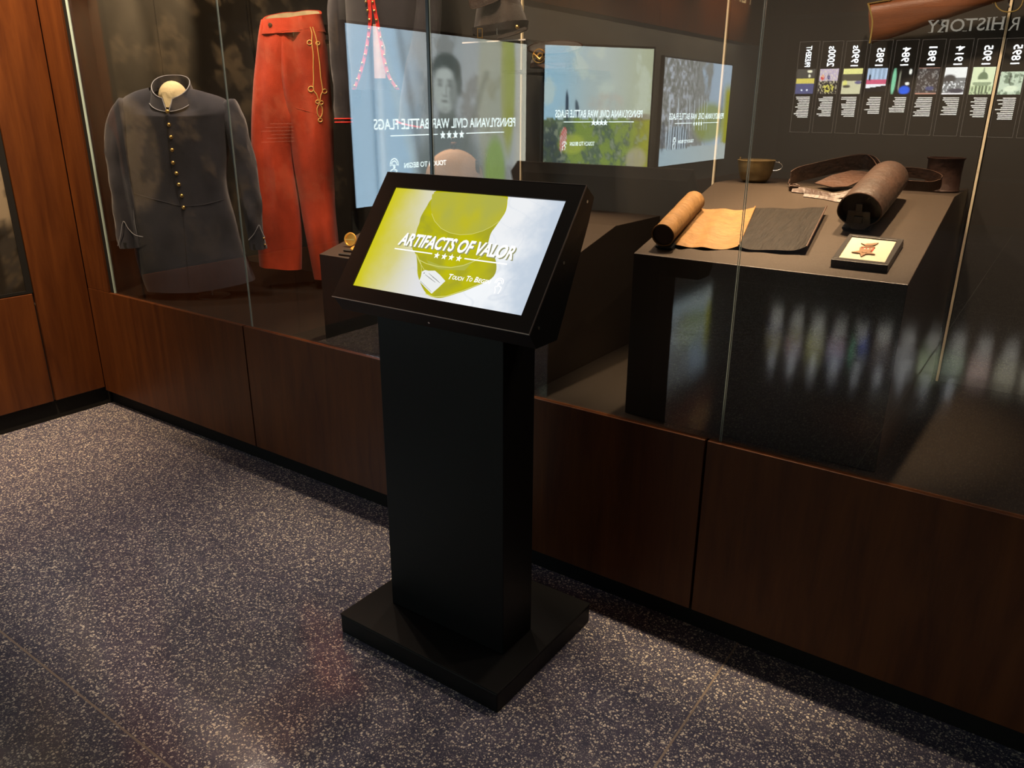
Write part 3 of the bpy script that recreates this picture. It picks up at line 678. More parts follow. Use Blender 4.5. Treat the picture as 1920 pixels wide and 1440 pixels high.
# --- dark jacket with red facing
fj = frame((-2.72, 2.86, 1.7), 22); JD = .10
jk = thing('shell_jacket', 'short dark jacket with red facings and small gold buttons beside the red trousers', 'jacket', (-2.75, 2.85, 1.5))
rows = [(675, -105, 775, -105, .6), (655, -85, 795, -85, .85), (650, -40, 800, -40, 1), (652, 20, 800, 20, 1), (656, 80, 797, 80, .95), (662, 130, 792, 130, .9), (664, 168, 790, 172, .9)]
mesh_obj('jacket_body', loft(body(rows, fj, JD, 40, .006, 2.5, 17), True, True), NAVY2, jk, True)
for side, pts, rad in ((0, [(655, -75, 0), (641, -10, .01), (638, 60, .015), (640, 140, .02), (645, 232, .03)], [.058, .062, .058, .05, .042]),
                       (1, [(792, -75, 0), (800, -10, .01), (797, 60, .03), (784, 140, .06), (767, 236, .08)], [.058, .068, .066, .062, .058])):
    rr_ = limb(pts, rad, fj, .8, 18, .005, side*5+21)
    sl = mesh_obj('sleeve', loft(rr_, True, True), NAVY2, jk, True)
    c = sum(rr_[-1], Vector())/18
    for dz in ((.004, .014) if side == 0 else (.004,)):
        mesh_obj('cuff_piping', tube([c+(p-c)*1.03+Vector((0, 0, dz*1.6)) for p in rr_[-1]], .0042, 6, True), REDTRIM, sl, True)
O, T, N = fj
def jf(x, y, k=1.0): return hit(x, y, O+N*(JD*k), N)
for pts in ([(686, -60), (690, -20), (693, 10), (694, 42), (689, 80), (682, 115), (674, 142), (664, 168)], [(694, -60), (697, -20), (701, 10), (708, 45), (714, 80), (721, 115), (730, 145), (746, 168)]):
    P = smooth_path([jf(x, y, 1.05) for x, y in pts], 4)
    fcg = mesh_obj('red_facing', ribbon([p-T*.008 for p in P], T, .016, .004), REDTRIM, jk)
Z3 = lambda x, y: (600+x/3.6, y/3.6)
for q in ((310, 12), (322, 72), (333, 133), (330, 197), (327, 255), (316, 313), (303, 370), (285, 428), (270, 483), (250, 535), (233, 580),
          (355, 14), (367, 73), (381, 135), (397, 198), (410, 255), (421, 315), (434, 372), (444, 432), (457, 487), (476, 540), (515, 585)):
    x, y = Z3(*q); mesh_obj('button', sphere(jf(x, y, 1.09), .0062, 10, 5, .8, axis=N), GOLD, jk, True)
mesh_obj('lining', prism([jf(x, y, 1.015) for x, y in ((699, 45), (706, 45), (722, 90), (723, 147), (702, 147), (700, 90))], -N*.006), pbr('jacket_lining', (.55, .32, .24), .8, noise=.3, nscale=20), jk)
mesh_obj('hanger_rod', cyl(jf(720, 10, -.5), Vector((jf(720, 10, -.5).x, 3.088, jf(720, 10).z)), .008, n=8), BLACKM, jk)

# --- hats
fh = frame((-2.0, 2.9, 1.85), 30)
h1 = thing('forage_cap', 'black forage cap with leather strap, brass buckle and side button on a clear shelf', 'cap', (-2.08, 2.9, 1.86))
O, T, N = fh
rb = body([(890, 66, 985, 56, 1), (889, 54, 988, 40, 1.0), (892, 30, 980, 15, .96), (896, 8, 972, -8, .92), (900, -15, 966, -28, .86), (908, -38, 950, -46, .7)], fh, .085, 36, .008, 2, 31)
mesh_obj('cap_crown', loft(rb, True, True), HATC, h1, True)
mesh_obj('cap_top', prism([hit(x, y, O+N*(.09+.0*k), N) for k, (x, y) in enumerate(((879, -12), (880, 8), (883, 15), (890, 16), (911, 10), (938, -1), (940, -30), (900, -40)))], -N*.006), LEATH, h1, bevel=.002)
mesh_obj('cap_top_piping', path_on([(879, -12), (880, 8), (883, 15), (890, 16), (911, 10), (938, -1)], fh, .091, .0018), LEATH2, h1, True)
def ring_band(rings_a, rings_b, s): 
    ca = sum(rings_a, Vector())/len(rings_a); cb = sum(rings_b, Vector())/len(rings_b)
    return loft([[ca+(p-ca)*s for p in rings_a], [cb+(p-cb)*s for p in rings_b]], False, False)
mesh_obj('chin_strap', ring_band(rb[0], rb[4], 1.07), DARKLEATH, h1, True)
vis = [hit(x, y, O+N*d, N) for x, y, d in ((934, 68, .088), (950, 62, .10), (968, 56, .11), (984, 50, .10), (990, 52, .085), (988, 55, .12), (970, 63, .15), (950, 69, .15), (932, 73, .12))]
mesh_obj('visor', prism(vis, (0, 0, -.004)), DARKLEATH, h1)
bc = hit(900, 62.5, O+N*.098, N)
mesh_obj('buckle', [obox(bc-T*.011-Vector((0, 0, .018)), T*.003, N*.004, (0, 0, .036)), obox(bc+T*.008-Vector((0, 0, .018)), T*.003, N*.004, (0, 0, .036)),
                    obox(bc-T*.011+Vector((0, 0, .016)), T*.022, N*.004, (0, 0, .003)), obox(bc-T*.011-Vector((0, 0, .018)), T*.022, N*.004, (0, 0, .003))], GOLD, h1)
mesh_obj('slide', obox(hit(931, 60, O+N*.094, N)-Vector((0, 0, .012)), T*.004, N*.003, (0, 0, .026)), SCREWM, h1)
mesh_obj('side_button', sphere(hit(969.6, 50.5, O+N*.085, N), .0085, 14, 6, .8, axis=N), GOLD, h1, True)
z1 = hit(925, 72, O+N*.09, N).z-.006
sh1 = thing('cap_shelf', 'thin clear acrylic shelf holding the black forage cap', 'shelf', (-2.05, 2.95, z1-.006))
mesh_obj('shelf_plate', box(-2.22, -1.90, 2.78, 3.084, z1-.006, z1-.001), GLASS, sh1)
mesh_obj('shelf_edge', box(-2.22, -1.90, 2.778, 2.78, z1-.006, z1-.001), pbr('acrylic_edge', (.6, .55, .5), .3), sh1)

fk = frame((-1.85, 2.9, 1.8), 20); O, T, N = fk
h2 = thing('kepi', 'brown-black kepi with a bugle horn badge on a small black shelf', 'cap', (-1.83, 2.9, 1.75))
rk = body([(996, 128, 1080, 124, 1), (998, 116, 1080, 112, 1), (1001, 103, 1078, 100, .96), (1006, 93, 1074, 88, .9)], fk, .08, 36, .003, 2, 41)
mesh_obj('kepi_body', loft(rk, True, True), HATC, h2, True)
tc = hit(1040, 90, O, N)
topr = circ(tc+Vector((0, 0, .004)), T, (N*.94-Vector((0, 0, .34))), .112, 36, .085)
mesh_obj('kepi_top', loft([[p-Vector((0, 0, .006)) for p in topr], topr]), HATC, h2, True)
mesh_obj('kepi_piping', tube(topr, .003, 6, True), LEATH2, h2, True)
bc = hit(1011, 105, O+N*.078, N); bu = T; bw = Vector((0, 0, 1))
mesh_obj('horn_badge', [tube(circ(bc, bu, bw, .026, 28), .0022, 6, True), tube(circ(bc+bu*.003-bw*.002, bu, bw, .011, 20, .013), .0035, 6, True),
                        tube([bc-bu*.022+bw*.006, bc-bu*.012-bw*.002, bc-bw*.012+bu*.002, bc+bu*.012-bw*.002, bc+bu*.017+bw*.012], [.007, .005, .004, .003, .002], 8)], GOLD, h2, True)
mesh_obj('kepi_strap', ring_band(rk[0], rk[3], 1.02), LEATH, h2, True)
mesh_obj('kepi_visor', prism([hit(1001, 119, O+N*.06, N), hit(1020, 118, O+N*.085, N), hit(1060, 117, O+N*.085, N), hit(1076, 118, O+N*.05, N), hit(1060, 127, O+N*.13, N), hit(1022, 128, O+N*.13, N)], (0, 0, -.004)), LEATH, h2)
z2 = hit(1000, 129, O, N).z-.004
tag(mesh_obj('kepi_shelf', [box(-2.02, -1.68, 2.79, 3.084, z2-.014, z2-.003), box(-1.86, -1.84, 2.85, 3.084, z2-.05, z2-.014)], BLACKM), 'narrow black shelf fixed to the case back holding the kepi', 'shelf')

# ================================================================== LEFT PLINTH EXHIBITS
cn = thing('canteen', 'round cloth-covered brown canteen with spout and strap behind the kiosk screen', 'canteen', (-2.2, 2.78, 1.1775))
cA = math.radians(38); cT = Vector((math.cos(cA), math.sin(cA), 0)); cN = Vector((math.sin(cA), -math.cos(cA), .0)); cN.normalize()
cc = hit(852, 345, (-2.2, 2.80, 1.3), cN); cc.z = 1.1785+.128
u_, w_ = cT, Vector((0, 0, 1))
mesh_obj('flask', loft([circ(cc+cN*d, u_, w_, r, 40) for d, r in ((-.036, .02), (-.034, .07), (-.024, .112), (-.010, .127), (.010, .127), (.024, .112), (.034, .07), (.037, .02))]), CANV, cn, True, sharp=80)
mesh_obj('seam_rim', tube(circ(cc, u_, w_, .1275, 44), .002, 6, True), LEATH, cn, True)
mesh_obj('spout', lathe(cc+Vector((0, 0, .122)), (0, 0, 1), [(.012, 0), (.012, .02), (.015, .022), (.015, .030), (.010, .034)], 16), RUST, cn, True)
mesh_obj('ring_pull', tube(circ(cc+Vector((0, 0, .165)), cT, (0, 0, 1), .010, 14), .0015, 6, True), STEEL, cn, True)
mesh_obj('strap', [ribbon(smooth_path([cc+cT*.098+Vector((0, 0, .07)), cc+cT*.118+Vector((0, 0, .105)), cc+cT*.145+Vector((0, 0, .10)), cc+cT*.155+Vector((0, 0, .03)), cc+cT*.150+Vector((0, 0, -.06)), cc+cT*.158+Vector((0, 0, -.118))], 4), cN, .024, .003)], LEATH2, cn)
mesh_obj('strap_loop', [obox(cc+cT*.094+Vector((0, 0, .03)), cT*.018, cN*.026, (0, 0, .05))], LEATH2, cn)
PL2N = Vector((0, -.14, .56)).normalized(); PL2O = Vector((-2, 2.13, 1.04))
def S2(px, py, h=0): return hit(px, py, PL2O+PL2N*h, PL2N)
pw = thing('pocket_watch', 'small gold pocket watch with its lid open on the lower sloped plinth', 'watch', tuple(S2(664, 465)))
wc = S2(668, 466, .006); mesh_obj('watch_case', lathe(wc, PL2N, [(.020, -.005), (.024, -.002), (.024, .003), (.021, .006), (.004, .007)], 24), WGOLD, pw, True)
lc = S2(657, 449, .028); ln = (CAM-lc).normalized(); ln = (ln+Vector((-.5, -.1, .0))).normalized(); lu, lw = basis(ln)
mesh_obj('watch_lid', [lathe(lc, ln, [(.026, -.003), (.0285, 0), (.027, .004), (.023, .004), (.021, .001), (.003, -.001)], 28)], WGOLD, pw, True)
mesh_obj('lid_bar', obox(lc-lu*.022-lw*.002+ln*.004, lu*.044, lw*.003, ln*.002), GOLD, pw)
mesh_obj('watch_stem', tube([wc-PL2N*.003+Vector((.022, 0, 0)), wc+Vector((.034, 0, .003))], .004, 8), GOLD, pw, True)
mesh_obj('watch_prop', cyl(S2(659, 462, 0), lc-ln*.004, .002, n=6), BLACKM, pw)
for (xa, ya, xb, yb, lb) in ((638, 477, 665, 481, 'front'), (647, 470, 668, 473, 'rear')):
    a = S2(xa, ya, .0005); b = S2(xb+14, yb+1, .0005)
    tag(mesh_obj('mount_block', obox(a, b-a, PL2N.cross((1, 0, 0)).normalized()*-.009, PL2N*.006), BLACKM), 'thin black mounting bar beside the pocket watch, the %s of two' % lb, 'mount')

# ================================================================== RIGHT PLINTH EXHIBITS
P1N = Vector((0, -(BZC-BZF), (BYC-BYF))).normalized(); P1O = Vector((BX1, BYF, BZF)); P1U = Vector((0, BYC-BYF, BZC-BZF)).normalized()
def S1(px, py, h=0): return hit(px, py, P1O+P1N*h, P1N)
# scroll: rolled parchment, flat parchment and black oilcloth leaf
sc = thing('scroll', 'partly unrolled tan parchment scroll with an attached black cloth leaf on the sloped plinth', 'scroll', tuple(S1(1390, 430)))
rr0 = .034; rh = rr0+.012
ra = S1(1243, 441, rh); rb_ = S1(1302, 377, rh)
ax = (rb_-ra).normalized(); su = ax.cross(P1N).normalized(); 
def wob(p, k, s): return 1+.05*mnoise.noise(Vector((p[0]*30*s, p[1]*30, k*1.0)))
rings = []
for i in range(13):
    c = ra.lerp(rb_, i/12); rings.append([c+(su*math.cos(a)+P1N*math.sin(a))*rr0*(1+.04*mnoise.noise(Vector((math.cos(a)*2, math.sin(a)*2, i*.5)))) for a in np.linspace(0, 2*PI, 29)[:-1]])
mesh_obj('parchment_roll', loft(rings, False, False), PARCH, sc, True)
mesh_obj('roller', cyl(ra+ax*.004, rb_-ax*.004, rr0*.90, n=28), pbr('roller_wood', (.030, .012, .007), .5), sc, True)
mesh_obj('roll_lip', tube(rings[0], .0022, 6, True), PARCH, sc, True)
frontp = [(1262, 458, .006), (1275, 460, .012), (1295, 464, .003), (1318, 463, .010), (1340, 467, .004), (1362, 467, .002), (1385, 461, .012)]
rearp = [(1311, 389, .03), (1322, 392, .014), (1340, 392, .010), (1358, 391, .014), (1378, 394, .008), (1395, 393, .010), (1416, 388, .016)]
FR = smooth_path([S1(x, y, h) for x, y, h in frontp], 5); RR = smooth_path([S1(x, y, h) for x, y, h in rearp], 5); nF = len(FR)-1
def PS(u, v):
    i = u*nF; k = min(int(i), nF-1); t = i-k; a = FR[k].lerp(FR[k+1], t); b = RR[k].lerp(RR[k+1], t)
    p = a.lerp(b, v); return p+P1N*(.002*math.sin(v*9+u*5)*math.sin(v*PI))
mesh_obj('parchment_sheet', sheet(PS, nF, 16, .0015, P1N), PARCH, sc, True)
fo = [(1385, 462, .010), (1400, 467, .008), (1430, 468, .008), (1465, 470, .010), (1492, 468, .014), (1512, 463, .022)]
ro = [(1416, 389, .014), (1440, 390, .012), (1475, 391, .012), (1505, 390, .014), (1530, 389, .020), (1550, 387, .026)]
FO = smooth_path([S1(x, y, h) for x, y, h in fo], 5); RO = smooth_path([S1(x, y, h) for x, y, h in ro], 5); nO = len(FO)-1
def PO(u, v):
    i = u*nO; k = min(int(i), nO-1); t = i-k; a = FO[k].lerp(FO[k+1], t); b = RO[k].lerp(RO[k+1], t)
    return a.lerp(b, v)+P1N*(.0015*math.sin(u*14+v*4))
mesh_obj('cloth_leaf', sheet(PO, nO, 14, .0025, P1N), OILCLOTH, sc, True)
mesh_obj('leaf_binding', tube([FO[-1].lerp(RO[-1], i/10)+P1N*.001 for i in range(11)], .0025, 6), LEATH2, sc, True)
mesh_obj('sheet_join', tube([FR[-1].lerp(RR[-1], i/10)+P1N*.002 for i in range(11)], .0022, 6), PARCH, sc, True)
def little_stand(label, a, b, hgt, back=.05):
    A, B = S1(*a, 0), S1(*b, 0); d = B-A; d = Vector((d.x, 0, 0)); 
    return tag(mesh_obj('mount_block', [obox(A+P1N*(hgt-.005), d, P1U*.035, P1N*.005), obox(A+P1U*.008+P1N*.0005, d, P1U*back, P1N*(hgt-.006))], BLACKM), label, 'mount')
little_stand('small black mount under the rolled end of the parchment scroll', (1229, 467), (1262, 468), .010)
little_stand('small black mount under the mouth of the leather pouch', (1578, 433), (1629, 435), .012)

# framed medal
fm = thing('framed_medal', 'bronze star medal on cream mat in a dark box frame at the plinth front', 'framed medal', tuple(S1(1625, 475)))
FH = .022
c4 = [S1(x, y, FH) for x, y in ((1558, 486), (1665, 497.5), (1695, 448.5), (1593, 438))]
m4 = [S1(x, y, FH) for x, y in ((1571.8, 482), (1658.9, 491.6), (1681.6, 450.8), (1598, 442))]
G = []
for i in range(4):
    j = (i+1) % 4; G.append(prism([c4[i], c4[j], m4[j], m4[i]], -P1N*(FH-.0008)))
mesh_obj('frame_moulding', G, pbr('frame_black', (.012, .010, .009), .4, spec=.25), fm, bevel=.001)
mesh_obj('mat', prism([p-P1N*.004 for p in m4], -P1N*.004), BONE, fm)
def M1(zx, zy, h=FH-.003): return S1(1460+zx/5.189, 270+zy/5.189, h)
e1 = (c4[1]-c4[0]).normalized(); e2 = P1N.cross(e1)
md = mesh_obj('medal_star', [prism(star_poly(M1(832, 1056), e1, e2, .0315, .45, PI), P1N*.003), lathe(M1(835, 1050, FH), P1N, [(.007, 0), (.006, .0012), (.001, .0015)], 16)], BRONZE, fm)
mesh_obj('eagle_clasp', [prism([M1(*p) for p in ((800, 972), (840, 985), (860, 975), (880, 978), (972, 970), (940, 988), (905, 1000), (845, 1000), (835, 990))], P1N*.003), prism([M1(*p) for p in ((800, 1005), (938, 1008), (938, 1018), (800, 1016))], P1N*.003)], BRONZE, fm)
a, b, c_, d_ = M1(815, 1015), M1(930, 1018), M1(915, 1045), M1(808, 1040)
for k in range(7):
    t0, t1 = k/7, (k+1)/7
    mesh_obj('ribbon_stripe', prism([a.lerp(b, t0), a.lerp(b, t1), d_.lerp(c_, t1), d_.lerp(c_, t0)], P1N*.0015), REDTRIM if k % 2 == 0 else BONE, fm)

# leather pouch with straps
pc = thing('leather_pouch', 'long rounded brown leather pouch with looping shoulder straps lying on the plinth', 'pouch', tuple(S1(1630, 400)))
pr_ = .058; base_h = .016
pa = S1(1611, 398, base_h+pr_*.85); pb = S1(1668, 332, base_h+pr_*.85)
ax = (pb-pa); ax -= P1N*ax.dot(P1N); pb = pa+ax; axn = ax.normalized(); ps = axn.cross(P1N).normalized()
def prof_r(c, s, dr=0):
    ring = []
    for k in range(32):
        a = 2*PI*k/32; x, z = math.cos(a), math.sin(a)
        zz = z if z > 0 else math.copysign(abs(z)**1.0*.85, z)
        ring.append(c+ps*(x*pr_*s*1.05+dr)+P1N*(zz*pr_*s*(1.0 if z > 0 else .85)))
    return ring
rings = [prof_r(pa.lerp(pb, t), s) for t, s in ((0, .97), (.03, 1), (.25, 1.01), (.5, 1.0), (.75, .98), (.93, .96), (.985, .90), (1.0, .78))]
mesh_obj('pouch_body', loft(rings, False, True), LEATH, pc, True)
mesh_obj('pouch_mouth', loft([prof_r(pa.lerp(pb, .0), .96), prof_r(pa.lerp(pb, .10), .90)], False, True), DARKLEATH, pc, True)
mesh_obj('mouth_lip', tube(prof_r(pa, .975), .0022, 6, True), LEATH2, pc, True)
fl = pa+axn*-.004
mesh_obj('inner_flap', [prism([fl+ps*a+P1N*b for a, b in ((-.030, .005), (.030, .005), (.034, -.035), (.015, -.052), (-.015, -.052), (-.034, -.035))], axn*.006),
                        obox(fl-ps*.009+P1N*.005-axn*.004, ps*.018, P1N*.022, axn*.008), obox(fl-ps*.012-P1N*.03-axn*.004, ps*.024, P1N*.02, axn*.006)], DARKLEATH, pc, bevel=.002)
def rb1(pts, width, thick=.003, lean=None, k=6):
    P = smooth_path([S1(x, y, h) for x, y, h in pts], k); wd = (P1N+(Vector(lean) if lean else Vector((0, 0, 0)))).normalized()
    return ribbon(P, wd, width, thick)
# strap round the mouth
mesh_obj('mouth_strap', rb1([(1580, 398, .014), (1577, 405, .012), (1590, 411, .012), (1615, 410, .012), (1640, 400, .014), (1658, 386, .018), (1670, 368, .022), (1676, 356, .03)], .032, .003, lean=(0, -.15, 0)), LEATH, pc, True)
mesh_obj('shoulder_strap', [rb1([(1480, 358, .0), (1482, 350, .0), (1497, 341, .0), (1525, 334, .0), (1560, 326, .002), (1595, 320, .004), (1622, 318, .006), (1638, 323, .01), (1648, 335, .014)], [.014]*6+[.052]*43, .003)], LEATH, pc, True)
mesh_obj('strap_edge', tube(smooth_path([S1(x, y, h) for x, y, h in ((1478, 345, .012), (1483, 333, .018), (1500, 322, .028), (1530, 309, .036), (1570, 297, .044), (1605, 290, .05), (1625, 290, .056), (1637, 299, .058), (1645, 312, .056))], 5), .0018, 6), LEATH2, pc, True)
mesh_obj('lower_strap', [rb1([(1484, 360, .002), (1510, 363, .002), (1535, 369, .002), (1560, 373, .003), (1578, 371, .006), (1596, 363, .014), (1612, 356, .02)], .020, .003, lean=(0, .9, 0)),
                         rb1([(1506, 369, .001), (1540, 373, .001), (1570, 379, .001), (1600, 381, .002)], .012, .003, lean=(0, 1.2, 0))], LEATH2, pc, True)
mesh_obj('buckle', [tube(circ(S1(1491, 352, .012), (1, 0, 0), P1N, .016, 12, .012), .0025, 6, True), obox(S1(1480, 358, .002), (.028, 0, 0), P1U*.006, P1N*.018)], LEATH2, pc, bevel=.001)
fp = [(1527, 343), (1560, 328), (1597, 319), (1632, 322), (1620, 336), (1590, 349), (1562, 351)]
fl2 = [S1(x, y, .016+.005*math.sin(i*1.1)) for i, (x, y) in enumerate(fp)]
mesh_obj('pouch_flap', prism(fl2, -P1N*.003), LEATH2, pc)
mesh_obj('side_strap', [rb1([(1676, 334, .012), (1700, 333, .008), (1725, 335, .004), (1748, 340, .002), (1763, 348, .0), (1762, 353, .0)], .034, .003),
                        rb1([(1762, 354, .0), (1745, 359, .0), (1718, 358, .002), (1695, 357, .004), (1676, 356, .012)], .032, .003)], LEATH2, pc, True)
mesh_obj('strap_keeper', obox(S1(1673, 357, .012), (.020, 0, 0), P1U*.008, P1N*.04), LEATH, pc, bevel=.002)

# tin cup and rusted mug at the back
FZ = BZC
def zpl(px, py): return hit(px, py, (0, 0, FZ+.0005), (0, 0, 1))
cb = Vector((hit(1415, 336, (0, 2.85, 0), (0, 1, 0)).x, 2.85, FZ))
k_ = (cb-CAM).dot(FW)/F_PX
cup = thing('tin_cup', 'shallow dull brass cup with a loop handle at the back corner of the plinth', 'cup', tuple(cb))
r_ = 33*k_; hh = 40*k_
mesh_obj('bowl', lathe(cb, (0, 0, 1), [(.01, .0008), (r_*.62, .0008), (r_*.80, hh*.18), (r_*.93, hh*.5), (r_*.99, hh*.85), (r_*1.04, hh*1.0), (r_*1.01, hh*1.01), (r_*.93, hh*.8), (r_*.85, hh*.45), (r_*.6, hh*.1), (.002, hh*.08)], 36), TIN, cup, True, sharp=60)
hd = RT.copy(); hd.z = 0; hd.normalize()
hc = cb+hd*(r_*1.0)+Vector((0, 0, hh*.72))
mesh_obj('handle', tube([hc+hd*(math.cos(a)*15*k_+.002)+Vector((0, 0, math.sin(a)*8*k_)) for a in np.linspace(1.9, -1.9, 13)], .0016, 6), SCREWM, cup, True)
mesh_obj('lip_tab', cyl(cb-hd*r_*.94+Vector((0, 0, hh)), cb-hd*r_*.92+Vector((0, 0, hh+.010)), .0025, n=8), TIN, cup)
mb = Vector((hit(1772, 356, (0, 2.90, 0), (0, 1, 0)).x, 2.90, FZ)); k_ = (mb-CAM).dot(FW)/F_PX
mb.x -= .012
mug = thing('tin_mug', 'tall rusty brown tin mug at the back right of the plinth', 'mug', tuple(mb))
r_ = 30*k_; hh = 61*k_
mesh_obj('mug_body', lathe(mb, (0, 0, 1), [(.01, .0008), (r_*1.02, .0008), (r_*1.04, .004), (r_*1.0, .007), (r_*.98, hh*.5), (r_*1.0, hh*.93), (r_*1.08, hh*.97), (r_*1.08, hh), (r_*.96, hh), (r_*.94, hh*.5), (r_*.94, .01), (.002, .01)], 36), RUST, mug, True, sharp=50)
mesh_obj('handle', tube([mb+Vector((0, r_+math.sin(a)*.03, 0))+Vector((0, 0, hh*.5+math.cos(a)*hh*.3)) for a in np.linspace(.1, PI-.1, 12)], .003, 6), RUST, mug, True)

# ================================================================== RIFLE on the back wall
rf = thing('rifle', 'antique rifle with walnut stock and brass fittings mounted high on the case back', 'rifle', (-.2, 3.0, 1.85))
RY = 3.0
def rp(px, py, y=RY): return hit(px, py, (0, y, 0), (0, 1, 0))
topl = [(1630, 8), (1650, 5), (1680, 0), (1740, -9), (1800, -22), (1850, -34), (1900, -44), (1990, -62), (2100, -82)]
botl = [(1634, 81), (1665, 73), (1700, 62), (1745, 45), (1800, 27), (1845, 12), (1885, 0), (1990, -30), (2100, -56)]
A_ = smooth_path([rp(*p) for p in topl], 4); B_ = smooth_path([rp(*p) for p in botl], 4); rings = []
for i, (a, b) in enumerate(zip(A_, B_)):
    c = (a+b)/2; h = (a-b)/2; th = .021 if i < 14 else .018
    rings.append([c+h*math.copysign(abs(math.sin(t))**.8, math.sin(t))+Vector((0, math.cos(t)*th, 0)) for t in np.linspace(0, 2*PI, 21)[:-1]])
mesh_obj('stock', loft(rings), GUNWOOD, rf, True, sharp=60)
bp_ = smooth_path([rp(*p) for p in ((1630, 7), (1634, 20), (1638, 38), (1637, 58), (1633, 82))], 4)
mesh_obj('butt_plate', ribbon([p-Vector((0, .021, 0)) for p in bp_], (0, 1, 0), .042, .005), GOLD, rf, True)
mesh_obj('heel_plate', ribbon([p-Vector((0, .01, 0)) for p in smooth_path([rp(1630, 7), rp(1650, 3.5), rp(1672, 0)], 3)], (0, 1, 0), .02, .003), GOLD, rf)
tg = smooth_path([rp(*p) for p in ((1866, 4), (1869, 12), (1878, 20), (1890, 22.5), (1905, 20), (1914, 12), (1918, 2), (1920, -8))], 4)
mesh_obj('trigger_guard', [ribbon([p-Vector((0, .006, 0)) for p in tg], (0, 1, 0), .012, .003), ribbon([p-Vector((0, .006, 0)) for p in smooth_path([rp(1860, 6), rp(1868, 2), rp(1885, -3)], 3)], (0, 1, 0), .012, .004)], GOLD, rf, True)
mesh_obj('trigger', tube(smooth_path([rp(1893, -4), rp(1890, 6), rp(1893, 14)], 3), .0025, 6), STEEL, rf, True)
d_ = (rp(2100, -69)-rp(1990, -46)).normalized(); s0 = rp(1930, -50)
mesh_obj('barrel', cyl(s0, s0+d_*.95, .014, .011, 18), STEEL, rf, True)
mesh_obj('lock_plate', obox(rp(1900, -18)-Vector((0, .024, 0)), d_*.12, (0, .004, 0), (0, 0, .025)), STEEL, rf, bevel=.002)
mesh_obj('hammer', tube([rp(1925, -38)-Vector((0, .026, 0)), rp(1918, -58)-Vector((0, .026, 0)), rp(1930, -68)-Vector((0, .02, 0))], .006, 8), STEEL, rf, True)
mesh_obj('wall_peg', [cyl(rp(1760, 41, 2.98), rp(1760, 41, 2.98)+Vector((0, .107, 0)), .005, n=8), cyl(rp(2080, -50, 2.98), rp(2080, -50, 2.98)+Vector((0, .107, 0)), .005, n=8)], BLACKM, rf)
cbp = smooth_path([hit(x, y, (0, 3.06, 0), (0, 1, 0)) for x, y in ((460, -60), (461, -10), (463, 25), (467, 60), (473, 95), (480, 125))], 5)
tag(mesh_obj('cable', tube(cbp, .004, 6), BLACKM, None, True), 'thin black cable hanging against the case back between coat and trousers', 'cable')

# ================================================================== DISPLAYS REFLECTED IN THE GLASS (behind the camera)
GY = 4.166   # twice the glass plane: a virtual y becomes GY - y
STONE = emit('display_text', (.86, 1, 1), 7.8)
def wall_display(name, label, A, B, z0, z1, paint, strength, bezel=.02, thick=.05, nx=112, ny=63, content=True):
    """A, B = viewer's left and right floor points of the picture"""
    A = Vector((*A, 0)); B = Vector((*B, 0)); X = (B-A).normalized(); Z = Vector((0, 0, 1)); N = X.cross(Z); W = (B-A).length; H = z1-z0
    o = thing(name, label, 'display', tuple((A+B)/2+Z*z0), 'wall displays opposite the case')
    a = A+Z*z0
    mesh_obj('casing', obox(a-X*bezel-Z*bezel-N*thick, X*(W+2*bezel), N*(thick-.001), Z*(H+2*bezel)), BEZEL, o, bevel=.002)
    v, f = grid(lambda u, t: a+X*(W*u)+Z*(H*t)+N*.001, nx, ny)
    cols = [paint(i/nx, j/ny) for j in range(ny+1) for i in range(nx+1)]
    s = mesh_obj('picture', (v, f), emit_attr(name+'_light', strength), o, colors=cols)
    if content:
        text('title_lettering', 'PENNSYLVANIA CIVIL WAR BATTLE FLAGS', STONE, a+X*(W*.49)+Z*(H*.437), X, Z, s, height=H*.062, width=W*.82, bold=.012, lift=.004)
        for u0, u1 in ((.16, .405), (.575, .822)):
            mesh_obj('title_rule', obox(a+X*(W*u0)+Z*(H*.398)+N*.003, X*(W*(u1-u0)), N*.001, Z*(H*.006)), STONE, s)
        for k in range(4): mesh_obj('star', flat(star_poly(a+X*(W*(.435+.037*k))+Z*(H*.395)+N*.004, X, Z, H*.030)), STONE, s)
        text('prompt_lettering', 'TOUCH TO BEGIN', STONE, a+X*(W*.53)+Z*(H*.205), X, Z, s, height=H*.033, width=W*.23, align='LEFT', bold=.02, lift=.004)
        hand_icon(a+X*(W*.81)+Z*(H*.205)+N*.004, X, Z, W*.035, STONE, s)
    return o
def fbm(x, y, z, s=4): return mnoise.fractal(Vector((x*s, y*s, z)), .8, 2.1, 5)
def ell(u, v, cu, cv, ru, rv, soft=.25):
    d = math.hypot((u-cu)/ru, (v-cv)/rv); return 1-ss(1-soft, 1+soft, d)
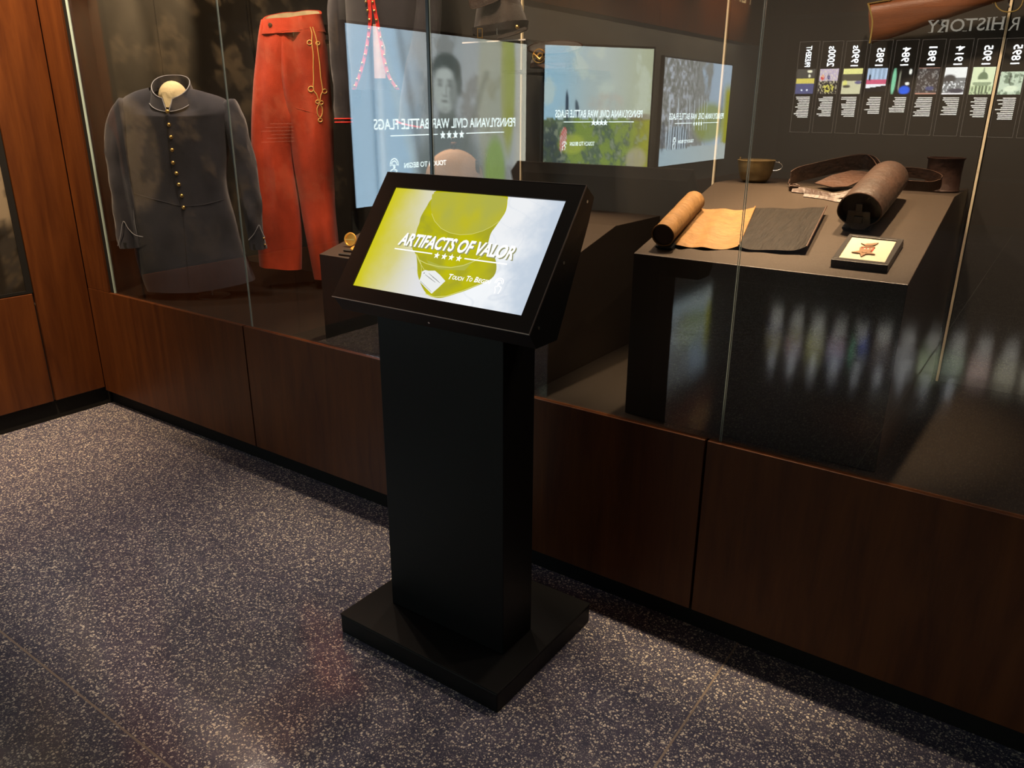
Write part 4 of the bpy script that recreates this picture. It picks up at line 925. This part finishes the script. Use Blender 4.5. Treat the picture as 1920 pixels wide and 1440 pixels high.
def paint1(u, v):
    n = fbm(u*1.78, v, 2, 5)
    c = lin((150, 158, 160)); c = mixc(c, lin((128, 132, 130)), ss(-.1, .5, n))
    c = mixc(c, lin((162, 192, 214)), ss(.62, .80, u+.05*n))
    st = math.exp(-((u-.862)/.012)**2); c = mixc(c, lin((205, 222, 232)), st*.6)
    st = math.exp(-((u-.895)/.010)**2); c = mixc(c, lin((110, 138, 160)), st*.6)
    c = mixc(c, lin((182, 180, 164)), (1-ss(.02, .12, u)))
    g = ell(u, v, .13, .75, .05, .5); c = mixc(c, lin((140, 148, 60)), g*.85)
    c = mixc(c, lin((150, 152, 120)), ell(u, v, .24, .6, .09, .7)*.5)
    # flag folds each side of the sitter
    c = mixc(c, lin((96, 106, 108)), max(0, math.exp(-((u-.70-.12*(v-.5))/.02)**2))*.5)
    c = mixc(c, lin((104, 110, 100)), max(0, math.exp(-((u-.33+.30*(v-.6))/.02)**2))*.55*(v < .8))
    c = mixc(c, lin((190, 205, 205)), max(0, math.exp(-((u-.74-.2*(v-.4))/.022)**2))*.35)
    c = mixc(c, lin((120, 150, 70)), ell(u, v, .22, .12, .07, .25)*.8)
    # sitter: coat, head, hair
    c = mixc(c, lin((92, 104, 104)), ell(u, v, .50, .12, .19, .36)*.85)
    c = mixc(c, lin((98, 106, 102)), ell(u, v, .515, .50, .050, .10, .3)*.9)
    c = mixc(c, lin((72, 80, 77)), ell(u, v, .515, .80, .083, .095, .15)*.92)
    c = mixc(c, lin((80, 88, 84)), ell(u, v, .448, .72, .022, .085, .3)*.85)
    c = mixc(c, lin((164, 172, 168)), ell(u, v, .525, .668, .064, .135, .14)*.95)
    c = mixc(c, lin((174, 182, 178)), ell(u, v, .530, .765, .050, .035, .5)*.7)
    c = mixc(c, lin((112, 119, 116)), ell(u, v, .478, .65, .024, .10, .5)*.75)
    c = mixc(c, lin((104, 110, 107)), (ell(u, v, .500, .705, .017, .011, .4)+ell(u, v, .553, .705, .016, .011, .4))*.75)
    c = mixc(c, lin((88, 94, 91)), (ell(u, v, .500, .726, .020, .005, .5)+ell(u, v, .553, .726, .020, .005, .5))*.8)
    c = mixc(c, lin((134, 141, 137)), ell(u, v, .517, .665, .006, .038, .5)*.7)
    c = mixc(c, lin((116, 122, 119)), ell(u, v, .527, .633, .012, .006, .5)*.7)
    c = mixc(c, lin((98, 104, 101)), ell(u, v, .528, .600, .020, .006, .5)*.85)
    c = mixc(c, lin((130, 137, 133)), ell(u, v, .528, .560, .022, .010, .5)*.5)
    c = mixc(c, lin((126, 134, 130)), ell(u, v, .595, .668, .007, .032, .4)*.6)
    c = mixc(c, lin((70, 80, 80)), ell(u, v, .515, .455, .070, .035, .3)*.8)
    return c
def paint2(u, v):
    n = fbm(u*1.1, v, 5, 5); m = fbm(u*1.1, v, 8, 14)
    c = mixc(lin((172, 184, 180)), lin((150, 186, 204)), ss(.5, .95, u)); c = mixc(c, lin((168, 172, 130)), (1-ss(.0, .5, u))*.7)
    c = mixc(c, lin((196, 206, 190)), ss(.1, .5, n)*.5)
    if v < .43+.02*m:
        g = mixc(lin((120, 140, 66)), lin((82, 100, 80)), ss(-.3, .4, m+n)); g = mixc(g, lin((150, 148, 40)), (1-ss(.02, .25, u))*.8)
        g = mixc(g, lin((44, 56, 66)), ell(u, v, .92, .1, .12, .16)*.8); g = mixc(g, lin((52, 62, 70)), ell(u, v, .95, .33, .08, .12)*.7)
        g = mixc(g, lin((150, 160, 130)), ss(.25, .5, m)*.5); g = mixc(g, lin((168, 178, 70)), ell(u, v, .74, .22, .12, .08)*.6)
        g = mixc(g, lin((170, 160, 140)), ell(u, v, .12, .08, .1, .1)*.6); c = g
    c = mixc(c, lin((176, 170, 158)), ell(u, v, .42, .56, .18, .08)*.6*(.6+m))
    c = mixc(c, lin((116, 96, 80)), ell(u, v, .1, .44, .12, .03)*.6)
    # colours with a staff
    c = mixc(c, lin((44, 56, 74)), ell(u, v, .795-.03*(.55-v), .53, .016, .12)*.95); c = mixc(c, lin((60, 72, 84)), ell(u, v, .70-.15*(.5-v), .51, .018, .07)*.9)
    if ell(u, v, .82+.14*(.28-v), .26, .03, .1) > .4: c = lin((190, 84, 78)) if int((u+v*.6)*90) % 2 else lin((190, 170, 160))
    return c
def paint3(u, v):
    n = fbm(u*1.7, v, 11, 6); m = fbm(u*1.7, v, 14, 16)
    c = mixc(lin((158, 176, 192)), lin((132, 134, 130)), ss(.30, .42, u+.12*n))
    c = mixc(c, lin((182, 190, 202)), ss(.05, .45, m)*.8*ss(.45, .8, u)); c = mixc(c, lin((96, 98, 92)), ss(.1, .4, -m)*.6*ss(.4, .6, u))
    c = mixc(c, lin((134, 146, 62)), ell(u, v, .30, .40, .25, .20)*.8); c = mixc(c, lin((152, 152, 36)), (1-ss(.03, .14, u))*ss(.1, .2, v)*(1-ss(.7, .85, v)))
    if v < .17+.02*m: c = mixc(lin((158, 180, 190)), lin((176, 184, 180)), 1-u)
    for k, (cu, r) in enumerate(((.55, .006), (.48, .005), (.44, .005), (.40, .005), (.36, .004), (.62, .006), (.66, .005), (.78, .008), (.9, .01))):
        if .32 < v < .62+.03*(k % 3): c = mixc(c, lin((190, 200, 206)), math.exp(-((u-cu-.08*(v-.5))/r)**2)*.8)
    if .15 < v < .38: c = mixc(c, lin((176, 196, 208)) if int(u*60) % 2 else lin((70, 80, 90)), ell(u, v, .78, .25, .16, .14)*.8)
    c = mixc(c, lin((66, 74, 84)), ell(u, v, .97, .28, .03, .14)*.7)
    c = mixc(c, lin((110, 118, 130)), ell(u, v, .14, .55, .035, .22)*.5)
    return c
LX = -4.24
wall_display('wall_display', 'large lit wall screen with a soldier portrait, mirrored nearest in the case glass', (LX, GY-6.22), (LX, GY-4.05), .915, 2.14, paint1, 6.0)
wall_display('standing_display', 'lit battle-scene screen turned towards the case, the middle of the three mirrored screens', (-3.46, GY-7.18), (-4.048, GY-6.227), 1.06, 2.13, paint2, 6.0)
wall_display('wall_display', 'lit wall screen with a marching parade picture, farthest of the three mirrored in the glass', (LX, GY-11.3), (LX, GY-9.11), .94, 2.18, paint3, 5.6)
sd = [o for o in bpy.data.objects if o.name == 'standing_display'][0]
mid = Vector(((-3.46-4.048)/2, GY-6.70, 0))
mesh_obj('stand_post', box(mid.x-.16, mid.x-.06, mid.y-.09, mid.y+.01, .02, 1.05), BLACK, sd); mesh_obj('stand_base', box(mid.x-.35, mid.x+.1, mid.y-.3, mid.y+.2, .001, .02), BLACK, sd, bevel=.003)

# graphic mural on the left wall next to the case
def paintM(u, v):
    n = fbm(u, v, 31, 7); m = fbm(u, v, 35, 18)
    c = mixc((.016, .013, .009), (.15, .12, .08), ss(.05, .35, n+.5*m)*(1 if v > .15 else .3))
    c = mixc(c, (.24, .20, .14), ell(u, v, .985, .36, .10, .17, .15)); c = mixc(c, (.02, .02, .02), ss(.12, .3, m)*.6)
    return c
mu = thing('mural', 'dark graphic mural with cream shapes in the left wall beside the wooden column', 'mural', (WX-.015, 1.0, .70))
mesh_obj('mural_frame', [box(WX-.021, WX-.006, .14, 1.792, .698, .712), box(WX-.021, WX-.006, .14, 1.792, 2.49, 2.497), box(WX-.021, WX-.006, .14, .15, .712, 2.49), box(WX-.021, WX-.006, 1.762, 1.792, .712, 2.49)], BLACKM, mu)
v, f = grid(lambda a, b: Vector((WX-.012, .15+1.612*a, .712+1.778*b)), 90, 100)
mesh_obj('mural_print', (v, f), print_attr('mural_ink'), mu, colors=[paintM(i/90, j/100) for j in range(101) for i in range(91)])
mesh_obj('caption_lines', [box(WX-.0115, WX-.011, .60, .60+.18+.04*((i*7) % 3), 1.50-.022*i, 1.505-.022*i) for i in range(6)], pbr('caption_ink', (.3, .28, .24), .6), mu)

# timeline panel wall
tl = thing('timeline_display', 'long backlit timeline of dated picture columns, mirrored in the case glass', 'display', (-2, WB, .9))
mesh_obj('backing', box(-3.95, 1.2, WB-.018, WB+.006, .75, 2.86), pbr('timeline_backing', (.022, .019, .016), .5), tl)
TX, TY, TZ = Vector((-1, 0, 0)), Vector((0, 0, 1)), None
FRAMEM = emit('timeline_rule', (.75, .62, .50), .8); DATE = emit('timeline_date', (.96, .98, 1), 11); BODY = emit('timeline_body', (1, .96, .86), 5.5)
HEAD = emit('timeline_heading', (.80, .74, .62), 1.9)
yW = WB+.008
def timeline_picture(kind):
    def P(u, v):   # u from the viewer's left
        n = fbm(u, v, kind*3.7, 5); m = fbm(u, v, kind*5.1, 12)
        if kind == 0: c = lin((70, 66, 60)) if v > .62 else (lin((206, 190, 90)) if v > .4 else lin((78, 80, 118))); c = mixc(c, lin((235, 230, 200)), ell(u, v, .3, .9, .14, .05)+ell(u, v, .3, .72, .06, .06)); c = mixc(c, lin((230, 235, 250)), ell(u, v, .35, .15, .04, .03)+ell(u, v, .65, .15, .04, .03))
        elif kind == 1:
            c = lin((186, 170, 190)) if v > .5 else lin((28, 22, 30)); c = mixc(c, lin((200, 40, 40)), ell(u, v, .82, .66, .1, .12)); c = mixc(c, lin((50, 50, 110)), ell(u, v, .5, .65, .06, .15))
            c = mixc(c, lin((230, 220, 180)), ss(.1, .3, m)*.6); c = mixc(c, lin((210, 200, 90)), ell(u, v, .45, .22, .32, .16)*ss(-.1, .2, m))
        elif kind == 2: c = lin((226, 222, 140)) if v > .78 else (lin((80, 74, 60)) if v > .5 else lin((200, 196, 160))); c = mixc(c, lin((220, 216, 120)), ell(u, v, .85, .42, .12, .12)); c = mixc(c, lin((96, 90, 130)), ell(u, v, .15, .45, .2, .06)); c = mixc(c, lin((70, 66, 56)), ell(u, v, .75, .3, .2, .06))
        elif kind == 3: c = lin((176, 196, 220)) if v > .5 else (lin((206, 92, 120)) if v > .33 else lin((236, 236, 240))); c = mixc(c, lin((90, 110, 130)), (int(u*9) % 2)*.4*(v > .5)); c = mixc(c, lin((16, 14, 18)), 1 if v < .14+.2*(1-u)*.6 else 0); c = mixc(c, lin((20, 20, 30)), ell(u, v, .85, .6, .05, .14))
        elif kind == 4: c = lin((20, 18, 16)); c = mixc(c, lin((130, 200, 160)), ell(u, v, .88, .5, .1, .5)); c = mixc(c, lin((30, 90, 220)), ell(u, v, .3, .15, .26, .16)); c = mixc(c, lin((240, 240, 230)), ell(u, v, .12, .85, .07, .1)+ell(u, v, .2, .4, .1, .06)); c = mixc(c, lin((150, 150, 130)), ell(u, v, .6, .5, .04, .4)*.7)
        elif kind == 5: c = lin((66, 58, 56)); c = mixc(c, lin((150, 146, 140)), ss(.2, .4, m)*.7); c = mixc(c, lin((190, 140, 120)), 1 if (v < .04 or v > .97) else 0); c = mixc(c, lin((84, 90, 140)), ell(u, v, .35, .22, .2, .08)*.6)
        elif kind == 6: c = lin((240, 240, 236)) if v > .6 else lin((120, 120, 118)); c = mixc(c, lin((70, 66, 64)), ell(u, v, .75, .58, .3, .16)); c = mixc(c, lin((236, 236, 236)), ss(.1, .3, m)*(v < .5)); c = mixc(c, lin((70, 66, 74)), ell(u, v, .35, .13, .4, .09)); c = lin((240, 236, 236)) if v < .05 else c
        elif kind == 7:
            c = lin((222, 232, 190)); c = mixc(c, lin((112, 128, 96)), ell(u, v, .5, .62, .22, .2, .1) if v > .55 else 0); c = mixc(c, lin((112, 128, 96)), ell(u, v, .5, .86, .04, .12))
            if .32 < v < .45: c = mixc(c, lin((150, 164, 128)), ell(u, v, .5, .4, .42, .1, .1))
            if v <= .32: c = mixc(lin((196, 210, 164)), lin((80, 92, 66)), ell(u, v, .5, .2, .42, .2, .1)*(int(u*13) % 2)*.9)
            if v < .08: c = mixc(c, lin((110, 120, 96)), ss(-.1, .2, m))
        elif kind == 8: c = lin((196, 210, 184)); c = mixc(c, lin((120, 136, 112)), ss(0, .3, n)); c = mixc(c, lin((226, 236, 206)), ell(u, v, .35+v*-.4+.2, .25, .3, .14)); c = mixc(c, lin((50, 56, 44)), ell(u, v, .55, .7, .05, .25)*.8)
        else: c = mixc(lin((190, 150, 140)), lin((226, 210, 196)), ss(-.2, .3, m)) if kind == 9 else mixc(lin((170, 160, 130)), lin((220, 216, 196)), ss(-.2, .3, m))
        return c
    return P
DATES = ['PRESENT', '2000s', '1990s', '1985', '1984', '1981', '1914', '1905', '1895', '', '', '', '']
NL = [13, 12, 12, 10, 9, 11, 10, 11, 12, 12, 11, 10, 12]
pm = emit_attr('timeline_picture_light', 7.5)
for k, dt in enumerate(DATES):
    x0 = -3.767+.3305*k                       # the column's world-left edge (viewer's right)
    dz = -.0075*k; zt_, zb_ = 2.555+dz, 1.285-.002*k; w_ = .292; r = .003
    g = [box(x0, x0+w_, yW-.002, yW+.001, zt_-r*1.6, zt_), box(x0, x0+w_, yW-.002, yW+.001, zb_, zb_+r*1.6), box(x0, x0+r*1.6, yW-.002, yW+.001, zb_, zt_), box(x0+w_-r*1.6, x0+w_, yW-.002, yW+.001, zb_, zt_)]
    cf_ = mesh_obj('column_frame', g, FRAMEM, tl)
    zc0, zc1 = 1.833-.003*k, 2.178-.0035*k
    xL, xR = x0+.275, x0+.012
    if k == 3: zc0 += .035
    if k == 8: zc1 -= .06
    pf = timeline_picture(k)
    v, f = grid(lambda a, b: Vector((xL+(xR-xL)*a, yW+.002, zc0+(zc1-zc0)*b)), 24, 30)
    mesh_obj('column_picture', (v, f), pm, cf_, colors=[pf(i/24, j/30) for j in range(31) for i in range(25)])
    if dt:
        hgt = .082 if dt == 'PRESENT' else .104
        zt2 = zc1+.03+(.06 if k == 8 else 0); L_ = {7: .285, 5: .275, 4: .235}[len(dt)]
        # rotated a quarter turn: reads upwards, letter tops to the viewer's left
        text('date_lettering', dt, DATE, (x0+w_*.5-hgt/2+.0, yW, zt2), (0, 0, 1), (1, 0, 0), cf_, height=hgt, width=L_, align='LEFT', bold=.016, lift=.003)
    rnd = random.Random(k); zz = zc0-.04-(.035 if k == 3 else 0)
    G = []
    for i in range(NL[k]):
        L_ = .13+.085*rnd.random(); G.append(box(x0+.24-.0-L_, x0+.24, yW-.002, yW+.002, zz-.0125, zz)); zz -= .0235
    if k < 13: mesh_obj('column_text', [(lambda b_: b_)(q) for q in G], BODY, cf_)
# heading with serif bars
text('heading_lettering', 'HISTORY', HEAD, (-1.19, yW, 2.60), (-1, 0, 0), (0, 0, 1), tl, height=.155, width=.90, align='LEFT', bold=.008, lift=.004)
text('heading_lettering', 'R', HEAD, (-1.02, yW, 2.585), (-1, 0, 0), (0, 0, 1), tl, height=.155, width=.11, align='LEFT', bold=-.004, lift=.004)
sb = []
for xx, w_ in ((-1.205, .05), (-1.30, .05), (-1.365, .05), (-1.63, .055), (-1.905, .05), (-2.04, .05)): sb += [box(xx-w_/2, xx+w_/2, yW, yW+.005, 2.600, 2.607), box(xx-w_/2, xx+w_/2, yW, yW+.005, 2.748, 2.755)]
mesh_obj('heading_serifs', sb, HEAD, tl)

for o in bpy.data.objects:
    if '_o' in o: del o['_o']
